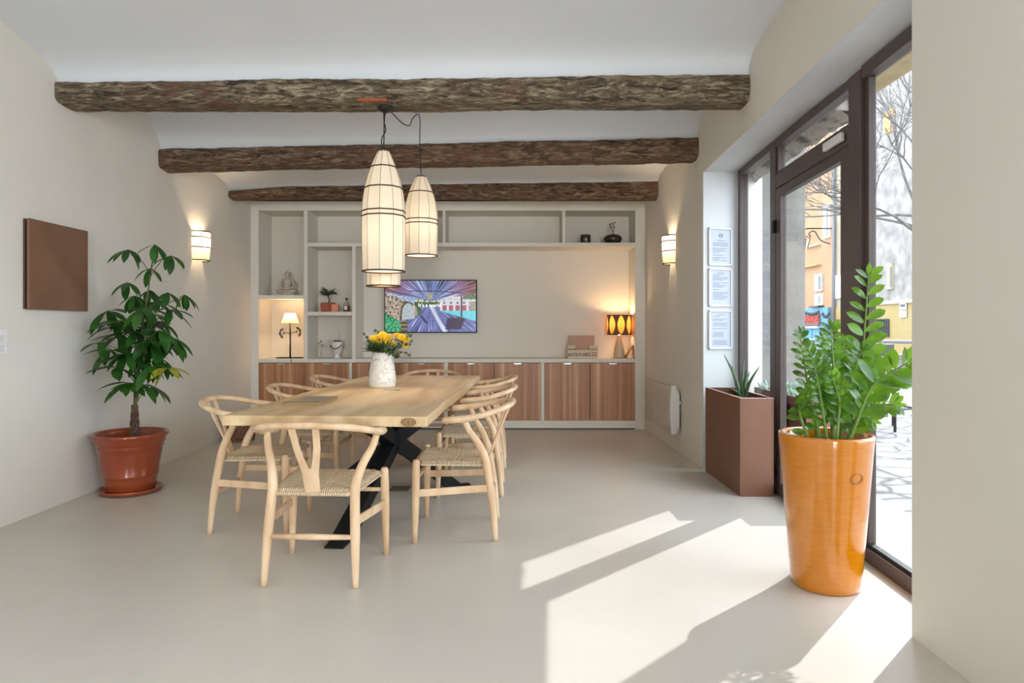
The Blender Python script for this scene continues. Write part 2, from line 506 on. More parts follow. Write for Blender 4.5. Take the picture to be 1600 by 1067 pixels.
# ------------------------------------------------------------------ mesh builder
class MB:
    def __init__(s):
        s.v, s.f, s.sm = [], [], []

    def add(s, vs, fs, smooth=False):
        o = len(s.v)
        s.v += [tuple(p) for p in vs]
        for f in fs:
            s.f.append(tuple(i + o for i in f))
            s.sm.append(smooth)
        return s

    def box(s, x0, x1, y0, y1, z0, z1):
        vs = [(x, y, z) for x in (x0, x1) for y in (y0, y1) for z in (z0, z1)]
        return s.add(vs, [(0, 1, 3, 2), (4, 6, 7, 5), (0, 4, 5, 1), (2, 3, 7, 6), (0, 2, 6, 4), (1, 5, 7, 3)])

    def obox(s, c, ax, ay, az, sx, sy, sz):
        c, ax, ay, az = Vector(c), Vector(ax).normalized(), Vector(ay).normalized(), Vector(az).normalized()
        vs = [c + ax * i * sx / 2 + ay * j * sy / 2 + az * k * sz / 2 for i in (-1, 1) for j in (-1, 1) for k in (-1, 1)]
        return s.add(vs, [(0, 1, 3, 2), (4, 6, 7, 5), (0, 4, 5, 1), (2, 3, 7, 6), (0, 2, 6, 4), (1, 5, 7, 3)])

    def prism(s, poly, z0, z1):
        n = len(poly)
        vs = [(p[0], p[1], z0) for p in poly] + [(p[0], p[1], z1) for p in poly]
        fs = [tuple(range(n - 1, -1, -1)), tuple(range(n, 2 * n))]
        fs += [(i, (i + 1) % n, n + (i + 1) % n, n + i) for i in range(n)]
        return s.add(vs, fs)

    def loft(s, a, b, smooth=False, caps=True):
        """two equal closed loops of 3-D points"""
        n = len(a)
        fs = [(i, (i + 1) % n, n + (i + 1) % n, n + i) for i in range(n)]
        if caps:
            fs += [tuple(range(n - 1, -1, -1)), tuple(range(n, 2 * n))]
        return s.add(list(a) + list(b), fs, smooth)

    def tube(s, pts, r, seg=10, caps=True, sx=1.0, sy=1.0, up=(0, 0, 1), closed=False):
        pts = [Vector(p) for p in pts]
        n = len(pts)
        rs = r if isinstance(r, (list, tuple)) else [r] * n
        vs = []
        up = Vector(up)
        prev = None
        for i, p in enumerate(pts):
            if closed:
                t = pts[(i + 1) % n] - pts[i - 1]
            else:
                t = pts[min(i + 1, n - 1)] - pts[max(i - 1, 0)]
            t.normalize()
            if prev is None:
                u = up - t * up.dot(t)
                if u.length < 1e-3:
                    u = Vector((1, 0, 0)) - t * t.x
                    if u.length < 1e-3:
                        u = Vector((0, 1, 0))
            else:
                u = prev - t * prev.dot(t)
            u.normalize()
            prev = u
            b = t.cross(u)
            for k in range(seg):
                a = 2 * PI * k / seg
                vs.append(p + (b * math.cos(a) * sx + u * math.sin(a) * sy) * rs[i])
        fs = []
        for i in range(n if closed else n - 1):
            j = (i + 1) % n
            for k in range(seg):
                l = (k + 1) % seg
                fs.append((i * seg + k, i * seg + l, j * seg + l, j * seg + k))
        if caps and not closed:
            fs.append(tuple(range(seg - 1, -1, -1)))
            fs.append(tuple((n - 1) * seg + k for k in range(seg)))
        return s.add(vs, fs, True)

    def lathe(s, prof, c=(0, 0, 0), seg=48, close=False, facet=False):
        """prof: list of (radius, z)"""
        vs, fs = [], []
        n = len(prof)
        for r, z in prof:
            for k in range(seg):
                a = 2 * PI * k / seg
                vs.append((c[0] + r * math.cos(a), c[1] + r * math.sin(a), c[2] + z))
        m = n if close else n - 1
        for i in range(m):
            j = (i + 1) % n
            for k in range(seg):
                l = (k + 1) % seg
                fs.append((i * seg + k, i * seg + l, j * seg + l, j * seg + k))
        if not close:
            if prof[0][0] > 1e-5:
                fs.append(tuple(range(seg - 1, -1, -1)))
            if prof[-1][0] > 1e-5:
                fs.append(tuple((n - 1) * seg + k for k in range(seg)))
        return s.add(vs, fs, not facet)

    def ball(s, c, r, seg=12, rings=8, sc=(1, 1, 1)):
        vs, fs = [], []
        for i in range(rings + 1):
            th = PI * i / rings
            for k in range(seg):
                a = 2 * PI * k / seg
                vs.append((c[0] + r * sc[0] * math.sin(th) * math.cos(a), c[1] + r * sc[1] * math.sin(th) * math.sin(a),
                           c[2] + r * sc[2] * math.cos(th)))
        for i in range(rings):
            for k in range(seg):
                l = (k + 1) % seg
                fs.append((i * seg + k, (i + 1) * seg + k, (i + 1) * seg + l, i * seg + l))
        return s.add(vs, fs, True)

    def leaf(s, base, d, nrm, length, width, fold=0.15, droop=0.2, n=6, peak=0.5, tip=1.0):
        """leaf blade from base along d, nrm is the upper side"""
        base, d = Vector(base), Vector(d).normalized()
        nrm = Vector(nrm)
        nrm = nrm - d * nrm.dot(d)
        if nrm.length < 1e-3:
            nrm = d.orthogonal()
        nrm.normalize()
        side = d.cross(nrm)
        vs, fs = [], []
        for i in range(n + 1):
            t = i / n
            if t < peak:
                wv = math.sin(t / peak * PI / 2) ** 0.8
            else:
                wv = math.cos((t - peak) / (1 - peak) * PI / 2) ** (0.8 * tip)
            wv = max(wv, 0.04) * width / 2
            p = base + d * length * t - nrm * droop * length * t * t
            vs += [p - side * wv + nrm * fold * wv * 2, p, p + side * wv + nrm * fold * wv * 2]
        for i in range(n):
            a = i * 3
            fs += [(a, a + 1, a + 4, a + 3), (a + 1, a + 2, a + 5, a + 4)]
        return s.add(vs, fs, True)

    def build(s, name, m, parent=None, bevel=0.0, merge=False, segs=2):
        me = bpy.data.meshes.new(name)
        me.from_pydata(s.v, [], s.f)
        me.polygons.foreach_set('use_smooth', s.sm)
        bm = bmesh.new()
        bm.from_mesh(me)
        if merge:
            bmesh.ops.remove_doubles(bm, verts=bm.verts, dist=1e-5)
        bmesh.ops.recalc_face_normals(bm, faces=bm.faces)
        bm.to_mesh(me)
        bm.free()
        me.materials.append(m)
        o = bpy.data.objects.new(name, me)
        COL.objects.link(o)
        if parent is not None:
            o.parent = parent
        if bevel > 0:
            md = o.modifiers.new('bevel', 'BEVEL')
            md.width = bevel
            md.segments = segs
            md.limit_method = 'ANGLE'
            md.angle_limit = math.radians(40)
            md.harden_normals = False
        return o


def tag(o, label=None, cat=None, group=None, kind=None):
    if label:
        o['label'] = label
    if cat:
        o['category'] = cat
    if group:
        o['group'] = group
    if kind:
        o['kind'] = kind
    return o


def thing(name, label, cat, loc=(0, 0, 0), rotz=0.0, group=None, kind=None):
    o = bpy.data.objects.new(name, None)
    o.empty_display_size = 0.1
    o.location = loc
    o.rotation_euler = (0, 0, rotz)
    COL.objects.link(o)
    return tag(o, label, cat, group, kind)


KIDS = {}


def dup(root, loc, rotz, label, group=None):
    def cp(o, par):
        c = o.copy()
        COL.objects.link(c)
        c.parent = par
        for ch in [x for x in COL.objects if x.parent == o]:
            cp(ch, c)
        return c
    r = root.copy()
    COL.objects.link(r)
    r.location = loc
    r.rotation_euler = (0, 0, rotz)
    r['label'] = label
    if group:
        r['group'] = group
    for ch in [x for x in COL.objects if x.parent == root]:
        cp(ch, r)
    return r


def struct(name, mb, m, parent=None, **kw):
    o = mb.build(name, m, parent, **kw)
    if parent is None:
        o['kind'] = 'structure'
    return o


def text(name, body, loc, rot, size, m, parent=None, extrude=0.0, align='CENTER'):
    cu = bpy.data.curves.new(name, 'FONT')
    cu.body = body
    cu.size = size
    cu.extrude = extrude
    cu.align_x = align
    cu.align_y = 'CENTER'
    cu.materials.append(m)
    o = bpy.data.objects.new(name, cu)
    o.location = loc
    o.rotation_euler = rot
    COL.objects.link(o)
    bpy.context.view_layer.update()
    me = bpy.data.meshes.new_from_object(o.evaluated_get(bpy.context.evaluated_depsgraph_get()))
    me.name = name
    bpy.data.objects.remove(o)
    o = bpy.data.objects.new(name, me)
    o.location = loc
    o.rotation_euler = rot
    COL.objects.link(o)
    if parent is not None:
        o.parent = parent
    return o


# ================================================================== THE ROOM
XL = -3.06
struct('floor', MB().prism([(XL - .2, -9.3), (1.62, -9.3), (1.70, 2.55), (1.83, 2.60), (2.02, 5.85), (1.75, 5.9), (1.75, 8.7), (XL - .2, 8.7)], -0.12, 0.0), M['floor'])
struct('wall_left', MB().box(XL - .2, XL, -9.2, 8.6, 0, 3.5), M['wall'])
# right wall beyond the shopfront, pier nearer than it, header over it
struct('wall_right', MB().prism([(1.62, 5.65), (1.93, 5.74), (2.42, 5.88), (2.42, 8.6), (1.56, 8.6), (1.56, 7.8)], 0, 3.5), M['wall'])
pr = MB().prism([(1.55, 2.58), (1.55, 0.75), (1.8, 0.75), (1.8, 2.62)], 0, 3.5)
pr.box(1.55, 1.8, -9.2, -2.75, 0, 3.5).box(1.55, 1.8, -2.75, .75, 2.6, 3.5).box(1.55, 1.8, -2.75, .75, 0, .45)  # unseen opening added here to hold the side fill lamp
struct('wall_right_pier', pr, M['wall'])
hd = MB()
lo = [(1.62, 5.66, 2.515), (1.55, 2.57, 2.575), (1.80, 2.57, 2.585), (1.965, 5.76, 2.55)]
hi = [(p[0], p[1], 3.5) for p in lo]
hd.loft(lo, hi)
struct('wall_right_header', hd, M['wall'])
# thin paler paint of the reveals (far jamb and soffit)
rv = MB()
rv.loft([(1.622, 5.643, 0.0), (1.622, 5.643, 2.515), (1.95, 5.735, 2.55), (1.95, 5.735, 0.0)],
        [(1.622, 5.652, 0.0), (1.622, 5.652, 2.515), (1.95, 5.745, 2.55), (1.95, 5.745, 0.0)])
rv.loft([(1.622, 5.65, 2.512), (1.552, 2.58, 2.572), (1.795, 2.58, 2.58), (1.96, 5.74, 2.545)],
        [(1.622, 5.65, 2.52), (1.552, 2.58, 2.58), (1.795, 2.58, 2.59), (1.96, 5.74, 2.555)])
tr = struct('trim_1', rv, M['reveal'])
struct('wall_back', MB().box(XL - .2, 2.0, 8.27, 8.6, 0, 3.5), M['wall'])
rw = MB()
rw.box(XL - .2, 0.0, -9.2, -9.0, 0, 3.5).box(1.5, 1.8, -9.2, -9.0, 0, 3.5)
rw.box(0.0, 1.5, -9.2, -9.0, 2.8, 3.5).box(0.0, 1.5, -9.2, -9.0, 0, 0.35)  # opening added in the unseen wall for the rear fill lamp
struct('wall_rear', rw, M['wall'])
# ceiling: plaster vaults between the beams, one section lofted from left to right
CP = [(-9.1, 3.06, 3.06), (3.4, 3.07, 3.07), (3.95, 3.04, 3.07), (4.25, 2.98, 3.05), (4.40, 2.93, 3.02), (4.475, 2.87, 2.96), (4.495, 2.82, 2.88),
      (4.51, 2.745, 2.78), (4.66, 2.745, 2.78), (4.80, 2.79, 2.82), (4.90, 2.86, 2.90), (5.10, 2.94, 2.99), (5.40, 2.97, 3.03),
      (5.62, 2.96, 3.02), (5.74, 2.84, 2.93), (5.80, 2.76, 2.85), (5.82, 2.65, 2.74), (5.96, 2.64, 2.72), (6.06, 2.68, 2.75), (6.2, 2.74, 2.82),
      (6.5, 2.78, 2.86), (6.9, 2.77, 2.86), (7.1, 2.73, 2.83), (7.20, 2.70, 2.77), (7.23, 2.645, 2.67), (7.4, 2.64, 2.65), (7.46, 2.67, 2.70), (7.65, 2.69, 2.70), (8.6, 2.69, 2.70)]
# round the profile off a little
cm = MB()
nx = 24
vs, fs = [], []
for i in range(nx + 1):
    t = i / nx
    x = XL - .19 + t * (2.0 - XL + .19 - .25)
    for (y, zl, zr) in CP:
        vs.append((x, y, zl + (zr - zl) * t))
n = len(CP)
for i in range(nx):
    for j in range(n - 1):
        fs.append((i * n + j, (i + 1) * n + j, (i + 1) * n + j + 1, i * n + j + 1))
cm.add(vs, fs, True)
ce = struct('ceiling', cm, M['ceiling'])
md = ce.modifiers.new('solid', 'SOLIDIFY')
md.thickness = 0.05
md.offset = 1.0
rf = MB().box(XL - .2, 2.4, -9.2, 8.6, 3.5, 3.6)  # unseen slab added over the vaults to keep sunlight from leaking in
struct('ceiling_sun_block', rf, M['ceiling'])


# ------------------------------------------------------------------ beams
def beam(label, y0, depth, zl, zr, xl, xr, m, seed, taper=0.0):
    """zl, zr = (bottom, top) at left / right end; front face at y0"""
    nxs, ns = 220, 26
    vs, fs = [], []
    for i in range(nxs + 1):
        t = i / nxs
        x = xl + (xr - xl) * t
        zb = zl[0] + (zr[0] - zl[0]) * t
        zt = zl[1] + (zr[1] - zl[1]) * t
        yy = y0[0] + (y0[1] - y0[0]) * t
        h = zt - zb
        if taper and t < taper:
            zt -= h * 0.45 * (1 - t / taper)
            h = zt - zb
        for k in range(ns):
            a = 2 * PI * k / ns
            # squarish log: superellipse, rounder at the bottom
            ca, sa = math.cos(a), math.sin(a)
            e = 0.22 if sa > 0 else 0.62
            py = math.copysign(abs(ca) ** e, ca) * depth / 2
            pz = math.copysign(abs(sa) ** e, sa) * h / 2
            q = Vector((x * 1.6 + seed, k * 0.0 + ca * 0.8, sa * 0.8))
            dn = noise.noise(q) * 0.008 + noise.noise(Vector((x * 7 + seed, ca * 2.2, sa * 2.2))) * 0.008 \
                + noise.noise(Vector((x * 22 + seed, ca * 5, sa * 5))) * 0.004
            wob = noise.noise(Vector((x * 0.7, seed, 3.1))) * 0.012
            vs.append((x, yy + depth / 2 + py + dn * ca, zb + h / 2 + pz + dn * sa + wob * (1 if sa < 0 else 0.4)))
    for i in range(nxs):
        for k in range(ns):
            l = (k + 1) % ns
            fs.append((i * ns + k, i * ns + l, (i + 1) * ns + l, (i + 1) * ns + k))
    fs.append(tuple(range(ns)))
    fs.append(tuple(nxs * ns + k for k in range(ns)))
    o = MB().add(vs, fs, True).build('timber_beam', m)
    return tag(o, label, 'beam', 'old timber ceiling beams', 'thing')


b1 = beam('thickest greyish rough timber beam, nearest of the ceiling beams, carrying the pendant lamps', (4.45, 4.45), 0.27, (2.705, 2.845), (2.715, 2.90), XL - .05, 1.62, M['beam1'], 1.3)
# rust coloured patch around the ceiling rose is part of the beam
MB().obox((-0.93, 4.437, 2.713), (1, 0, 0), (0, 1, 0), (0, 0, 1), 0.20, 0.03, 0.022).build('rusty_patch', M['rust'], b1, bevel=0.006)
beam('brown rough timber beam, middle one of the three under the ceiling', (5.76, 5.76), 0.25, (2.575, 2.745), (2.665, 2.845), XL - .05, 1.62, M['beam2'], 14.7)
beam('thinnest brown timber beam, in front of the shelving wall', (7.18, 7.18), 0.22, (2.60, 2.72), (2.585, 2.775), XL - .05, 1.60, M['beam2'], 31.2, taper=0.16)

# ------------------------------------------------------------------ shopfront windows (local frame: y along glazing, x outwards)
TH = -math.atan(0.0555)


def wloc(d):
    return (d - 3.0) / math.cos(TH)


def wroot(name):
    return thing(name, None, None, (1.79, 3.0, 0), TH, kind='structure')


ZB, ZT = 0.0, 2.545
FX0, FX1 = 0.0, 0.07


def wbox(mb, d0, d1, z0, z1, x0=FX0, x1=FX1):
    return mb.box(x0, x1, wloc(d0), wloc(d1), z0, z1)


w1 = wroot('window_1')      # far side light
f = MB()
wbox(f, 5.66, 5.72, ZB, ZT)
wbox(f, 4.89, 5.66, ZT - .055, ZT)
wbox(f, 4.89, 5.66, ZB, 0.07)
f.build('window_frame', M['frame'], w1, bevel=0.004)
wbox(MB(), 4.89, 5.66, 0.07, ZT - .055, 0.03, 0.036).build('glass_pane', M['glass'], w1)
w2 = wroot('window_2')      # transom over the door
f = MB()
wbox(f, 4.775, 4.89, ZB, ZT)
wbox(f, 3.464, 3.60, ZB, ZT, -0.005, 0.075)
wbox(f, 3.60, 4.775, ZT - .055, ZT)
wbox(f, 3.60, 4.775, 2.195, 2.29)
f.build('window_frame', M['frame'], w2, bevel=0.004)
f = MB()
for a, b in ((3.60, 3.625), (4.75, 4.775)):
    wbox(f, a, b, 2.29, ZT - .055, 0.012, 0.058)
wbox(f, 3.625, 4.75, 2.29, 2.31, 0.012, 0.058)
f.build('glazing_bead', M['frame'], w2)
wbox(MB(), 3.6, 4.775, 2.29, ZT - .055, 0.03, 0.036).build('glass_pane', M['glass'], w2)
dr = wroot('door_1')
f = MB()
wbox(f, 4.68, 4.77, 0.01, 2.185, 0.002, 0.047)
wbox(f, 3.61, 3.715, 0.01, 2.185, 0.002, 0.047)
wbox(f, 3.715, 4.68, 2.125, 2.185, 0.002, 0.047)
wbox(f, 3.715, 4.68, 0.01, 0.10, 0.002, 0.047)
f.build('door_leaf', M['frame'], dr, bevel=0.004)
wbox(MB(), 3.715, 4.68, 0.10, 2.125, 0.02, 0.026).build('glass_pane', M['glass'], dr)
for z in (1.92, 0.17):
    MB().box(-0.018, 0.004, wloc(4.755), wloc(4.80), z - .045, z + .045).build('hinge', M['black_steel'], dr, bevel=0.003)
hn = MB().tube([(-0.045, wloc(3.665), 1.06), (-0.045, wloc(3.665), 1.20)], 0.011, 10)
hn.tube([(-0.045, wloc(3.665), 1.13), (0.006, wloc(3.665), 1.13)], 0.012, 10)
hn.build('door_handle', M['black_steel'], dr)
MB().box(-0.03, -0.006, wloc(3.64), wloc(3.88), 2.22, 2.268).build('door_closer', M['white_plastic'], w2, bevel=0.006)
w3 = wroot('window_3')      # large near pane
f = MB()
wbox(f, 2.62, 3.464, ZT - .055, ZT + .012)
wbox(f, 2.62, 3.464, ZB, 0.07)
wbox(f, 2.57, 2.62, ZB, ZT + .012)
wbox(f, 3.425, 3.464, 0.07, ZT - .055, 0.02, 0.06)
f.build('window_frame', M['frame'], w3, bevel=0.004)
wbox(MB(), 2.62, 3.43, 0.07, ZT - .055, 0.03, 0.036).build('glass_pane', M['glass'], w3)
f = MB()
wbox(f, 2.62, 3.43, 0.07, 0.088, 0.018, 0.05)
f.build('rubber_seal', M['black'], w3)

# ------------------------------------------------------------------ built-in shelving wall
K = 0.0075


def ux(x):
    return (x - 800) * K


def uz(y):
    return 1.2 + (511 - y) * K


YF, YB = 7.80, 8.23
su = thing('shelving_unit', 'cream built-in shelving wall of open niches above the wooden cabinets', 'shelving')


def ubox(mb, xa, xb, ya, yb, y0=YF, y1=YB + .03):
    return mb.box(ux(xa), ux(xb), y0, y1, uz(yb), uz(ya))


m_ = MB()
ubox(m_, 390, 404, 316, 671)
ubox(m_, 992.5, 1008, 316, 671)
ubox(m_, 404, 992.5, 316, 329)
m_.build('surround', M['unit'], su, bevel=0.003)
MB().box(ux(390), ux(1008), YF - .012, YF + .02, uz(319), uz(316) + .01).build('cornice', M['unit'], su, bevel=0.003)
MB().box(ux(390), ux(1008), YB, YB + .035, 0.0, uz(316)).build('back_panel', M['unit'], su)
for xa, xb, ya, yb in ((474.5, 480.5, 329, 561), (550, 555.5, 385, 561), (691.5, 696, 329, 379), (878.5, 883.5, 329, 379)):
    ubox(MB(), xa, xb, ya, yb, YF + .002, YB).build('upright', M['unit'], su, bevel=0.002)
for xa, xb, ya, yb in ((404, 474.5, 461, 467), (480.5, 992.5, 379, 385), (480.5, 550, 487, 493)):
    ubox(MB(), xa, xb, ya, yb, YF, YB).build('shelf', M['unit'], su, bevel=0.002)
wt = ubox(MB(), 404, 992.5, 560.5, 566.5, YF - .004, YB - .002).build('worktop', M['unit'], bevel=0.003)
tag(wt, 'long cream worktop lying over the row of wooden cabinets', 'worktop')
cabs = [(404, 475, 545.5, 'with the branching black lamp standing above it'), (550, 622, 694, 'behind the tall white vase'),
        (699.5, 772, 845.5, 'third from the left, right of the table end'), (850.5, 922, 992.5, 'rightmost, under the amber leaf lamp')]
for a, b, c, ext in cabs:
    cb = thing('base_cabinet', 'striped brown double-door base cabinet, ' + ext, 'cabinet', (ux((a + c) / 2), YF, 0), 0, 'base cabinets')
    ox = ux((a + c) / 2)
    bx = MB()
    x0, x1 = ux(a) - ox, ux(c) - ox
    bx.box(x0, x0 + .016, .022, YB - YF - .01, uz(657), uz(566.5) - .002)
    bx.box(x1 - .016, x1, .022, YB - YF - .01, uz(657), uz(566.5) - .002)
    bx.box(x0, x1, YB - YF - .03, YB - YF - .01, uz(657), uz(566.5) - .002)
    bx.box(x0, x1, .022, YB - YF - .01, uz(657), uz(657) + .016)
    bx.build('carcass', M['unit'], cb)
    for da, db in ((a, b), (b, c)):
        dd = MB().box(ux(da) - ox + .003, ux(db) - ox - .003, 0.0, 0.02, uz(657) + .003, uz(566.5) - .006).build('door', M['walnut'], cb, bevel=0.0015)
        xm = (ux(da) + ux(db)) / 2 - ox
        hh = []
        for k in range(9):
            a_ = PI * k / 8
            hh.append((xm + .050 * math.cos(a_), uz(567.3) - .015 * math.sin(a_)))
        hb = MB()
        nn = len(hh)
        hb.add([(p[0], -0.014, p[1]) for p in hh] + [(p[0], -0.002, p[1]) for p in hh],
               [tuple(range(nn)), tuple(range(2 * nn - 1, nn - 1, -1))] + [(i, (i + 1) % nn, nn + (i + 1) % nn, nn + i) for i in range(nn)])
        hb.build('handle', M['steel'], dd)
for xa, xb in ((545.5, 550), (694, 699.5), (845.5, 850.5)):
    ubox(MB(), xa, xb, 566.5, 657, YF, YB).build('upright', M['unit'], su, bevel=0.002)
ubox(MB(), 404, 992.5, 657, 669, YF, YB).build('plinth', M['unit'], su, bevel=0.002)
MB().box(ux(404), ux(1008), YF + .03, YF + .05, 0, uz(669)).build('shadow_gap', M['black'], su)

# ------------------------------------------------------------------ television
tv = thing('television', 'flat television on the back wall showing a pergola terrace and a pool', 'television', (-0.999, 8.165, 1.455))
TW, THh = 1.136, 0.65
MB().box(-TW / 2, TW / 2, 0.0, 0.045, -THh / 2, THh / 2).build('casing', M['black_steel'], tv, bevel=0.004)
GW, GH = 224, 126


def tv_color(u, v):
    """u right, v up, in 0..1"""
    def nz(a, b, s=0.0):
        return noise.noise(Vector((a, b, s)))
    cx, cy = 0.50, 0.60
    dx, dy = (u - cx) * 1.78, v - cy
    ang = math.atan2(dy, dx)
    r = math.hypot(dx, dy)
    # ceiling of canes
    if v > 0.60 + abs(u - 0.5) * 0.30 + (0.0 if u > 0.5 else 0.06 * (0.5 - u)):
        s = nz(ang * 28, r * 1.5) + 0.5 * nz(ang * 70, r * 3, 2)
        mixu = max(0, min(1, (abs(u - 0.5) - 0.12) * 3.0))
        blue, pur, red = Vector((0.22, 0.30, 0.62)), Vector((0.30, 0.22, 0.50)), Vector((0.34, 0.13, 0.14))
        base = blue.lerp(pur, min(1, mixu * 2)).lerp(red, max(0, mixu * 1.4 - 0.4))
        c = base * (0.75 + 0.9 * s)
        if s > 0.42:
            c = c.lerp(Vector((0.85, 0.80, 0.92)), 0.75)
        if s < -0.4:
            c = c * 0.25
        if abs(v - (0.80 - 0.05 * max(0, u - 0.5) * 2)) < 0.008 and 0.25 < u < 0.85:
            c = Vector((0.03, 0.03, 0.10))
        if abs(u - 0.48) < 0.006 and v > 0.80:
            c = Vector((0.05, 0.06, 0.15))
        if (u - 0.49) ** 2 * 3 + (v - 0.70) ** 2 < 0.004:
            c = Vector((0.40, 0.40, 0.30)) * (0.9 + nz(u * 60, v * 60))
        return c
    # left stone wall with arch
    lim = 0.34 + 0.02 * math.sin(v * 20)
    if u < lim and v > 0.18 + 0.25 * u:
        if v > 0.76 - 0.66 * u:
            return Vector((0.25, 0.38, 0.62)) * (0.9 + 1.2 * nz(u * 60, v * 30)) + Vector((0.1, 0.1, 0.1))
        ax = (u - 0.255) / 0.085
        ay = (v - 0.38) / 0.22
        inn = (abs(ax) < 0.8 and ay < 0.0) or (ax * ax + max(ay, 0) ** 2 < 0.66)
        out = (abs(ax) < 1.05 and ay < 0.0) or (ax * ax + max(ay, 0) ** 2 < 1.1)
        if inn:
            return Vector((0.50, 0.56, 0.60)) * (0.9 + 0.6 * nz(u * 50, v * 50, 4))
        if out and ax < 0.6:
            return Vector((0.10, 0.055, 0.03))
        s = nz(u * 45, v * 30, 7) + .6 * nz(u * 110, v * 75, 2)
        if u < 0.14 and v < 0.36 - u * .9 + .04 * nz(u * 30, 1):
            return Vector((0.03, 0.30, 0.12)) * (1 + 1.4 * s)
        return Vector((0.38, 0.31, 0.24)) * (1 + 1.6 * s)
    if u < 0.17 and v < 0.30 - u * .7:
        s = nz(u * 40, v * 30, 9) + .8 * nz(u * 90, v * 60, 3)
        if s > .45:
            return Vector((0.35, 0.5, 0.35))
        return Vector((0.04, 0.34, 0.14)) * (1.1 + 1.6 * s)
    if 0.165 < u < 0.25 and v < 0.22:
        return Vector((0.24, 0.21, 0.10)) if int(v * 26) % 2 else Vector((0.07, 0.05, 0.04))
    # right background: sky, hills, pool house
    if u > 0.60 and v > 0.42:
        if abs(u - 0.842) < 0.008:
            return Vector((0.05, 0.04, 0.08))
        if v > 0.74:
            return Vector((0.55, 0.75, 0.95))
        if v > 0.60:
            if u > 0.86 and v > 0.64:
                return Vector((0.10, 0.18, 0.08)) * (1 + nz(u * 40, v * 40))
            return Vector((0.62, 0.66, 0.62)) * (1 + 0.6 * nz(u * 30, v * 50))
        if u < 0.93:
            k = (u - 0.62) % 0.072
            if v < 0.52 and 0.012 < k < 0.058:
                return Vector((0.42, 0.10, 0.12))
            if 0.55 < v < 0.585 and 0.02 < k < 0.045:
                return Vector((0.08, 0.08, 0.16))
            return Vector((0.72, 0.68, 0.78))
        return Vector((0.34, 0.32, 0.26)) * (1 + nz(u * 50, v * 50))
    # pool
    if u > 0.60 and v > 0.42 - (u - 0.58) * 0.50 and v <= 0.42:
        if abs(u - 0.842) < 0.008:
            return Vector((0.05, 0.04, 0.08))
        return Vector((0.16, 0.66, 0.76)) * (1 + 0.25 * nz(u * 30, v * 80))
    # dark green planting in the middle distance
    if v > 0.50:
        s = nz(u * 40, v * 30, 11)
        return (Vector((0.06, 0.12, 0.04)) if v < 0.58 else Vector((0.50, 0.50, 0.36))) * (1 + 1.3 * s)
    if 0.32 < u < 0.40 and v > 0.34:
        return Vector((0.07, 0.13, 0.05)) * (1 + 1.5 * nz(u * 50, v * 50))
    # laptop
    if 0.05 < v < 0.27 and 0.66 + 0.1 * v < u < 0.82 + 0.25 * v:
        return Vector((0.05, 0.03, 0.07)) * (1 + 0.6 * nz(u * 30, v * 60))
    if abs((u - 0.40) - (0.30 - v) * 0.45) < 0.012 and 0.16 < v < 0.32:
        return Vector((0.02, 0.02, 0.06))
    # floor and table with radial streaks
    s = nz(ang * 20, r * 2.5, 21) + 0.5 * nz(ang * 60, r * 5, 5)
    c = Vector((0.15, 0.17, 0.42)) * (1.0 + 1.1 * s)
    if abs((u - 0.535) - (0.40 - v) * 0.30) < 0.022:
        c = Vector((0.60, 0.66, 0.80)) * (1 + 0.5 * s)
    if s > 0.45:
        c = c.lerp(Vector((0.7, 0.7, 0.92)), 0.6)
    return c


vs, fs, cols = [], [], []
for j in range(GH + 1):
    for i in range(GW + 1):
        u, v = i / GW, j / GH
        vs.append(((u - .5) * (TW - .024), -0.002, (v - .5) * (THh - .024)))
        c = tv_color(u, v)
        cols.append((max(0, c.x), max(0, c.y), max(0, c.z), 1))
for j in range(GH):
    for i in range(GW):
        a = j * (GW + 1) + i
        fs.append((a, a + 1, a + GW + 2, a + GW + 1))
ms, nt, b = newmat('screen_image')
at_ = N(nt, 'ShaderNodeAttribute')
at_.attribute_name = 'picture'
nt.links.new(at_.outputs['Color'], b.inputs['Emission Color'])
b.inputs['Base Color'].default_value = (0.01, 0.01, 0.012, 1)
b.inputs['Roughness'].default_value = 0.2
b.inputs['Emission Strength'].default_value = 0.62
so = MB().add(vs, fs).build('screen', ms, tv)
ca = so.data.color_attributes.new('picture', 'FLOAT_COLOR', 'POINT')
ca.data.foreach_set('color', [x for c in cols for x in c])
ml = mat('screen_caption', (0.9, 0.9, 0.9), 0.5, emit=(0.9, 0.93, 1.0), estr=0.9)
text('caption', "It's a world", (-0.01, -0.004, 0.012), (PI / 2, 0, 0), 0.062, ml, so)

# ------------------------------------------------------------------ dining table
TC = Vector((-0.872, 4.71, 0))
TR = -math.radians(2.65)
tb = thing('dining_table', 'long pale oak slab dining table on crossed black steel legs', 'table', TC, TR)
TL2, TW2 = 1.40, 0.527
top = MB()
ny = 60
lo_, hi_ = [], []
for i in range(ny + 1):
    y = -TL2 + 2 * TL2 * i / ny
    lo_.append((-TW2 + .012 + .006 * math.sin(y * 5), y))
    hi_.append((TW2 - .012 + .005 * math.sin(y * 4 + 1) + .002 * math.sin(y * 11), y))
poly = [(p[0], p[1]) for p in lo_] + [(p[0], p[1]) for p in reversed(hi_)]
top.prism(poly, 0.705, 0.758)
top.build('tabletop', M['oak_top'], tb, bevel=0.006)
stamp = MB()
pp = [(0.425 + .038 * math.cos(2 * PI * k / 32), 0.730 + .021 * math.sin(2 * PI * k / 32)) for k in range(32)]
stamp.add([(p[0], -TL2 - .003, p[1]) for p in pp] + [(p[0], -TL2 + .005, p[1]) for p in pp],
          [tuple(range(32)), tuple(range(63, 31, -1))] + [(i, (i + 1) % 32, 32 + (i + 1) % 32, 32 + i) for i in range(32)])
bz = mat('branded_brown_oval', (0.16, 0.09, 0.03), 0.6)
st = stamp.build('branded_oval', bz, tb)
rg = MB()
